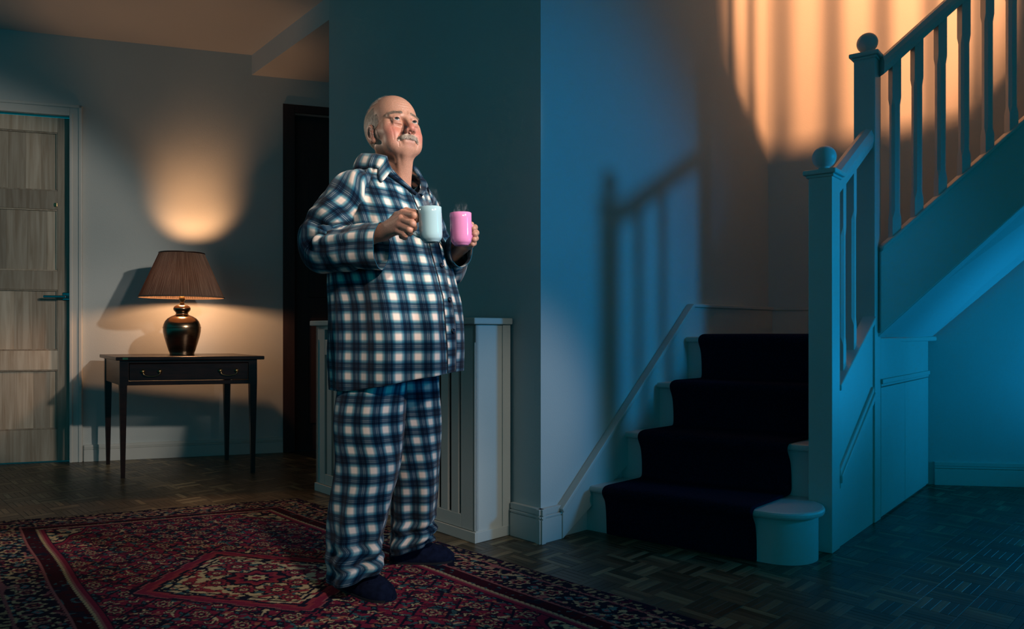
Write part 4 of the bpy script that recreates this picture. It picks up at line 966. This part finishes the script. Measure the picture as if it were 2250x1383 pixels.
# right sleeve (towards the camera)
kR = [(np.array([-.462, 2.535, 1.388]), .050, .054), (np.array([-.535, 2.485, 1.372]), .073, .074), (np.array([-.594, 2.462, 1.300]), .076, .077), (J(712, 505, 2.45), .079, .073), (J(707, 541, 2.44), .080, .068),
      (J(738, 549, 2.405), .073, .062), (J(785, 543, 2.365), .073, .056), (J(838, 541, 2.335), .0765, .052)]
C, ra, rb = path(kR, 120); up0 = np.array([.35, -.1, 1.0])
def refR(t): w = min(max((t-.25)/.35, 0), 1); v = np.array([1.0, 0, .25])*(1-w)+np.array([.0, 0, 1.0])*w; return v
Aa, Bb = frames(C, refR)
slR, VR = loft('sleeve', C, ra, rb, Aa, Bb, M_plaid, MAN, 84, .012, .02, sleeve_fold(.019, 0.0, 0, 2.0))
# left sleeve
kL = [(np.array([-.39, 2.70, 1.430]), .058, .058), (SH_L+[0, 0, -.01], .076, .074), (np.array([-.325, 2.77, 1.30]), .070, .068), (np.array([-.292, 2.785, 1.195]), .068, .062), (np.array([-.268, 2.765, 1.135]), .068, .058), (np.array([-.222, 2.705, 1.138]), .066, .050), (J(1003, 553, 2.62), .062, .044), (J(1014, 549, 2.575), .062, .042)]
C, ra, rb = path(kL, 100)
Aa, Bb = frames(C, lambda t: np.array([1.0, 0, .2])*(1-min(max((t-.3)/.35, 0), 1))+np.array([0, 0, 1.0])*min(max((t-.3)/.35, 0), 1))
slL, VL = loft('sleeve', C, ra, rb, Aa, Bb, M_plaid, MAN, 72, .02, .0, sleeve_fold(.007, 0.0, 0, 5.0))
# hem stitching bands on the cuffs
for V_, nm in ((VR, 'cuff'), (VL, 'cuff')):
    ring = V_[-2]; cen = ring.mean(0)
    tube('cuff_edge', [p for p in V_[-1][:-1]]+[V_[-1][0]], .0013, M_plaid, MAN, 6)
# trousers
def leg(keys, seed, tlt, name):
    C, ra, rb = path(keys, 110); aX = np.tile(np.array([1.0, 0, 0]), (110, 1)); bY = np.tile(np.array([0, 1.0, 0]), (110, 1))
    def ff(t, g, L):
        base = .015*mnoise.noise(Vector((math.cos(g)*1.7+seed, math.sin(g)*1.7, t*3.0)))+.0115*math.sin(5*g+seed+3*t+2.5*mnoise.noise(Vector((seed, t*3, 0))))*(.3+.7*t)*(.6+.4*mnoise.noise(Vector((math.cos(g)*2, math.sin(g)*2, seed+9))))
        brk = math.exp(-((t-.92)/.06)**2)*.016*math.sin(t*85+2.2*math.cos(g-.8)+seed)*(.5+.5*math.cos(g+.9))
        return (base+brk)*min(1, t*6+.2)
    def tl(t, g): w = max(0, (t-.86)/.14)**1.5; return np.array([0, 0, w*(tlt[0]*math.cos(g)+tlt[1]*math.sin(g))])
    return loft(name, C, ra, rb, aX, bY, M_plaid, MAN, 84, .0, .0, ff, tilt=tl)
S_ = lambda l, r, y, Y, d=.95: (np.array([((l+r)/2-1125)/FPX*Y, Y, CH+(HZ-y)/FPX*Y]), (r-l)/2/FPX*Y, (r-l)/2/FPX*Y*d)
leg([S_(765, 890, 740, 2.55, .9), S_(748, 893, 830, 2.53, .95), S_(738, 890, 930, 2.50), S_(737, 880, 1020, 2.49), S_(731, 858, 1110, 2.48), S_(726, 836, 1190, 2.47), S_(723, 841, 1262, 2.47, 1.0)], 1.0, (.022, .006), 'trouser_leg')
leg([S_(838, 955, 740, 2.64, .9), S_(845, 962, 830, 2.66, .95), S_(855, 967, 930, 2.69), S_(858, 963, 1010, 2.71), S_(862, 957, 1090, 2.74), S_(864, 952, 1150, 2.76), S_(858, 949, 1203, 2.775, .9)], 4.0, (.026, .0), 'trouser_leg')
# placket, piping and buttons
def strip(name, t0f, t1f, z0, z1, off, mt, n=90, w=5, uvoff=0.0, parent=MAN, thick=.0015):
    V, U = [], []
    for i in range(n):
        z = z0+(z1-z0)*i/(n-1)
        for j in range(w):
            th = t0f(z)+(t1f(z)-t0f(z))*j/(w-1); V.append(torso(th, z, off)); r = np.interp(z, zz_, TT[0]); U.append((th*r+uvoff, z-.70+.0))
    idx = np.arange(n*w).reshape(n, w); Fq = np.stack([idx[:-1, :-1], idx[:-1, 1:], idx[1:, 1:], idx[1:, :-1]], -1).reshape(-1, 4)
    o = mesh_np(name, V, Fq, mt, parent, True, uv=U); s_ = o.modifiers.new('t', 'SOLIDIFY'); s_.thickness = thick; s_.offset = 0; return o
wz = lambda z: 1/np.interp(z, zz_, TT[0])
strip('placket', lambda z: -.020*wz(z), lambda z: .020*wz(z), .702, ZV+.004, .0035, M_plaid, uvoff=.004)
tube('placket_piping', [torso(-.021*wz(z), z, .004) for z in np.linspace(.702, ZV+.01, 70)], .0016, M_pipe, MAN, 6)
for z in (1.325, 1.235, 1.125, .998, .870):
    p = torso(.004*wz(z), z, .008); p2 = torso(.004*wz(z), z+.01, .008); p3 = torso(.014*wz(z), z, .008); n_ = np.cross(p3-p, p2-p); n_ /= np.linalg.norm(n_)
    if n_@Fd < 0: n_ = -n_
    R = np.array(Vector((0, 0, 1)).rotation_difference(Vector([float(c) for c in n_])).to_matrix())
    lathe('button', [(0, .0015), (.005, .0015), (.006, .0028), (.0078, .0026), (.0086, .001), (.0086, -.0012), (0, -.0012)], p, M_btn, MAN, 20, tilt=R)
# collar and lapels
def collar():
    n = 301; V, U = [], []; nc = 9
    ws = np.linspace(-1, 1, n); L = 0; last = None
    for w in ws:
        aw = abs(w); sg = 1 if w >= 0 else -1
        if aw < .55: th = math.pi-(math.pi-.975)*(aw/.55); z = 1.492
        else: f = (aw-.55)/.45; z = 1.492+(ZV-1.492)*f; th = tv(z)+.02+.03*f
        i0 = torso(sg*th, z, .0, False); inn = i0-(Fd*math.cos(th)+Ld*math.sin(th)*sg)*.004
        stand = .030*(1-min(1, max(0, (aw-.30)/.35)))+.004
        if aw < .71:
            k_ = max(0, min(1, (aw-.42)/.29)); k_ = k_*k_*(3-2*k_); wd = .046+.014*k_; tho = th+.26*k_; zo = z-.034-.020*k_
        else:
            f2 = (aw-.71)/.29; m_ = min(1, f2/.06); wd = .024; lw = (.26*(1-m_)+m_*(.10+.12*math.sin(min(1, f2*1.6)*math.pi))*max(0, 1-f2)**.6+.01*m_); tho = th+lw; zo = z-.054*(1-m_)-.006*m_
        out = torso(sg*tho, zo, .006, True); rad = Fd*math.cos(th)+Ld*math.sin(th)*sg
        top = inn+UZ*stand+rad*.004; top2 = top+rad*.010-UZ*.002
        if last is not None: L += np.linalg.norm(top2-last)
        last = top2
        for k in range(nc):
            t = k/(nc-1)
            if t < .3: p = inn+(top-inn)*(t/.3)
            else:
                s = (t-.3)/.7; mid = (top2+out)/2+rad*.012; p = (1-s)**2*top2+2*s*(1-s)*mid+s*s*out
            V.append(p); U.append((t*(stand+wd), L))
    idx = np.arange(n*nc).reshape(n, nc); Fq = np.stack([idx[:-1, :-1], idx[:-1, 1:], idx[1:, 1:], idx[1:, :-1]], -1).reshape(-1, 4)
    o = mesh_np('collar', V, Fq, M_plaid, MAN, True, uv=U); s_ = o.modifiers.new('t', 'SOLIDIFY'); s_.thickness = .003; s_.offset = 0
    E = np.array(V).reshape(n, nc, 3); tube('collar_piping', [p for p in E[:, -1]], .0016, M_pipe, MAN, 6)
collar()
# breast pocket on his left side
# slippers
def slipper(heel, toe, label):
    d = toe-heel; L = np.linalg.norm(d)+.0; d = d/L; s = np.array([-d[1], d[0]]); n = 44; m = 24; z0 = .012
    prof = lambda t: (.038+.017*math.sin(min(t*1.3, 1)*math.pi*.5))*(1 if t < .62 else math.sqrt(max(0, 1-((t-.62)/.38)**2.6)))*(math.sqrt(max(0, 1-((.12-t)/.12)**2)) if t < .12 else 1)
    hgt_ = lambda t: np.interp(t, [0, .06, .3, .5, .7, .88, 1.0], [.030, .056, .062, .072, .060, .046, .022])
    V = []
    for i in range(n+1):
        t = .5-.5*math.cos(math.pi*i/n); w = max(prof(t), .0008); h = hgt_(t)*(1 if 0 < i < n else .7)
        for j in range(m):
            g = 2*math.pi*j/m; x = math.cos(g)*w*1.0; zz = math.sin(g); z = z0+(h*(abs(zz)**.8) if zz > 0 else -.002*abs(zz)); x = math.copysign(abs(math.cos(g))**.7, math.cos(g))*w*(1-.12*max(0, zz))
            p = heel+d*(L*t)+s*x; V.append((p[0], p[1], z))
    F = [(i*m+j, i*m+(j+1) % m, (i+1)*m+(j+1) % m, (i+1)*m+j) for i in range(n) for j in range(m)]
    o = mesh_np('slipper', V, F, M_slip, MAN, True); o['label'] = label
    sol = [heel+d*(L*t)+s*prof(t)*1.05*sgn for sgn, tt in ((1, np.linspace(0, 1, 30)), (-1, np.linspace(1, 0, 30))) for t in tt[:-1]]
    prism('sole', [tuple(p) for p in sol], .009, .017, M_sole, o)
    # apron seam on the toe
    pts = []
    for a in np.linspace(-1.25, 1.25, 30):
        t = .60+.24*math.cos(a); x = .034*math.sin(a)/math.sin(1.25); w = prof(t); xx = min(abs(x)/w, .98); zz = (1-xx**2)**.42; p = heel+d*(L*t)+s*x; pts.append((p[0], p[1], z0+hgt_(t)*zz*.98+.001))
    tube('toe_seam', pts, .0028, M_slip, o, 6)
    return o
slipper(FT_R[0]-(FT_R[1]-FT_R[0])*.15, FT_R[1]+(FT_R[1]-FT_R[0])*.16+np.array([0, -.012]), 'front navy felt slipper')
slipper(FT_L[0]-(FT_L[1]-FT_L[0])*.06, FT_L[1]+(FT_L[1]-FT_L[0])*.10, 'back navy felt slipper')

# ------------------------------------------------------------------ mugs and steam
def mug(c, label, mt, hdir, tilt=(0, 0)):
    """c = centre of the base; hdir = plan direction of the handle"""
    t = thing('mug', c, label, 'mug', 'steaming mugs held by the man'); H_, R_ = .1085, .0365
    prof = [(0, .004), (.021, .004), (.0225, 0), (.0240, 0), (.0248, .003), (.0300, .0065), (.0336, .013), (.0354, .023), (.0362, .04), (R_, .09), (R_+.0004, H_), (R_-.0008, H_+.0012), (R_-.0026, H_), (R_-.0032, .09), (.0325, .04), (.029, .014), (0, .010)]
    Rx = np.array(Matrix.Rotation(tilt[0], 3, 'X') @ Matrix.Rotation(tilt[1], 3, 'Y'))
    lathe('mug_body', prof, c, mt, t, 72, tilt=Rx)
    pts = []; h = np.array([hdir[0], hdir[1], 0])/np.hypot(*hdir)
    for g in np.linspace(0, 1, 26):
        a = g*math.pi; r = .0345+.040*max(0, math.sin(a))**.8; z = .094-.074*g-.002*math.sin(a*2)
        pts.append(np.array(c)+Rx@(h*r+UZ*z))
    tube('handle', pts, .0045, mt, t, 12, flat=1.3)
    lathe('hot_drink', [(0, .094), (.0325, .094)], c, M_tea, t, 40, tilt=Rx)
    return t
m1 = W(948, 0, 2.275); m1b = (m1[0], m1[1], CH+(HZ-533)/FPX*2.275)
m2 = W(1014, 0, 2.45); m2b = (m2[0], m2[1], CH+(HZ-540)/FPX*2.45)
mug(m1b, 'glossy pale blue mug held in front of the man, the nearer of his two mugs', M_mugb, (-1, .18), (0, -.05))
mug(m2b, 'glossy pink mug held out on the right of the pale blue one', M_mugp, (.50, .86), (0, -.03))
def steam(c, H_, r, label, seed, dens):
    m = bpy.data.materials.new('steam_vapour'); m.use_nodes = True; nt = m.node_tree; nt.nodes.remove(nt.nodes['Principled BSDF'])
    v = N(nt, 'ShaderNodeVolumePrincipled'); v.inputs['Color'].default_value = (.85, .85, .88, 1); tc = N(nt, 'ShaderNodeTexCoord'); mp = N(nt, 'ShaderNodeMapping'); mp.inputs['Scale'].default_value = (60, 60, 26); mp.inputs['Location'].default_value = (seed, seed*2, 0)
    n = N(nt, 'ShaderNodeTexNoise'); n.inputs['Scale'].default_value = 1; n.inputs['Detail'].default_value = 3; n.inputs['Distortion'].default_value = 1.8
    nt.links.new(tc.outputs['Object'], mp.inputs[0]); nt.links.new(mp.outputs[0], n.inputs[0]); r_ = N(nt, 'ShaderNodeMapRange'); r_.inputs[1].default_value = .54; r_.inputs[2].default_value = .72; r_.inputs[4].default_value = dens
    nt.links.new(n.outputs[0], r_.inputs[0])
    sp = N(nt, 'ShaderNodeSeparateXYZ'); nt.links.new(tc.outputs['Object'], sp.inputs[0]); fz = N(nt, 'ShaderNodeMapRange'); fz.inputs[1].default_value = H_; fz.inputs[2].default_value = H_*.25
    nt.links.new(sp.outputs[2], fz.inputs[0]); ml = N(nt, 'ShaderNodeMath', operation='MULTIPLY'); nt.links.new(r_.outputs[0], ml.inputs[0]); nt.links.new(fz.outputs[0], ml.inputs[1])
    nt.links.new(ml.outputs[0], v.inputs['Density']); nt.links.new(v.outputs[0], nt.nodes['Material Output'].inputs['Volume'])
    prof = [(0, 0), (r, .0), (r*1.05, H_*.3), (r*.9, H_*.6), (r*.7, H_*.85), (r*.3, H_), (0, H_)]; n_ = 24; V, F = [], []
    for (a, z) in prof:
        for k in range(n_): g = 2*math.pi*k/n_; V.append((a*math.cos(g), a*math.sin(g), z))
    for j in range(len(prof)-1):
        for k in range(n_): F.append((j*n_+k, j*n_+(k+1) % n_, (j+1)*n_+(k+1) % n_, (j+1)*n_+k))
    bm = bmesh.new(); me = bpy.data.meshes.new('steam'); me.from_pydata(V, [], F); bm.from_mesh(me); bmesh.ops.remove_doubles(bm, verts=bm.verts, dist=1e-5); bmesh.ops.recalc_face_normals(bm, faces=bm.faces); bm.to_mesh(me); bm.free()
    me.materials.append(m); o = bpy.data.objects.new('steam', me); COL.objects.link(o); o.location = c; o['label'] = label; o['category'] = 'steam'; o['kind'] = 'stuff'
steam((m1b[0], m1b[1], m1b[2]+.099), .078, .027, 'faint wisp of steam rising from the pale blue mug', 1.0, 40)
steam((m2b[0], m2b[1], m2b[2]+.099), .050, .027, 'faint wisp of steam rising from the pink mug', 4.0, 40)
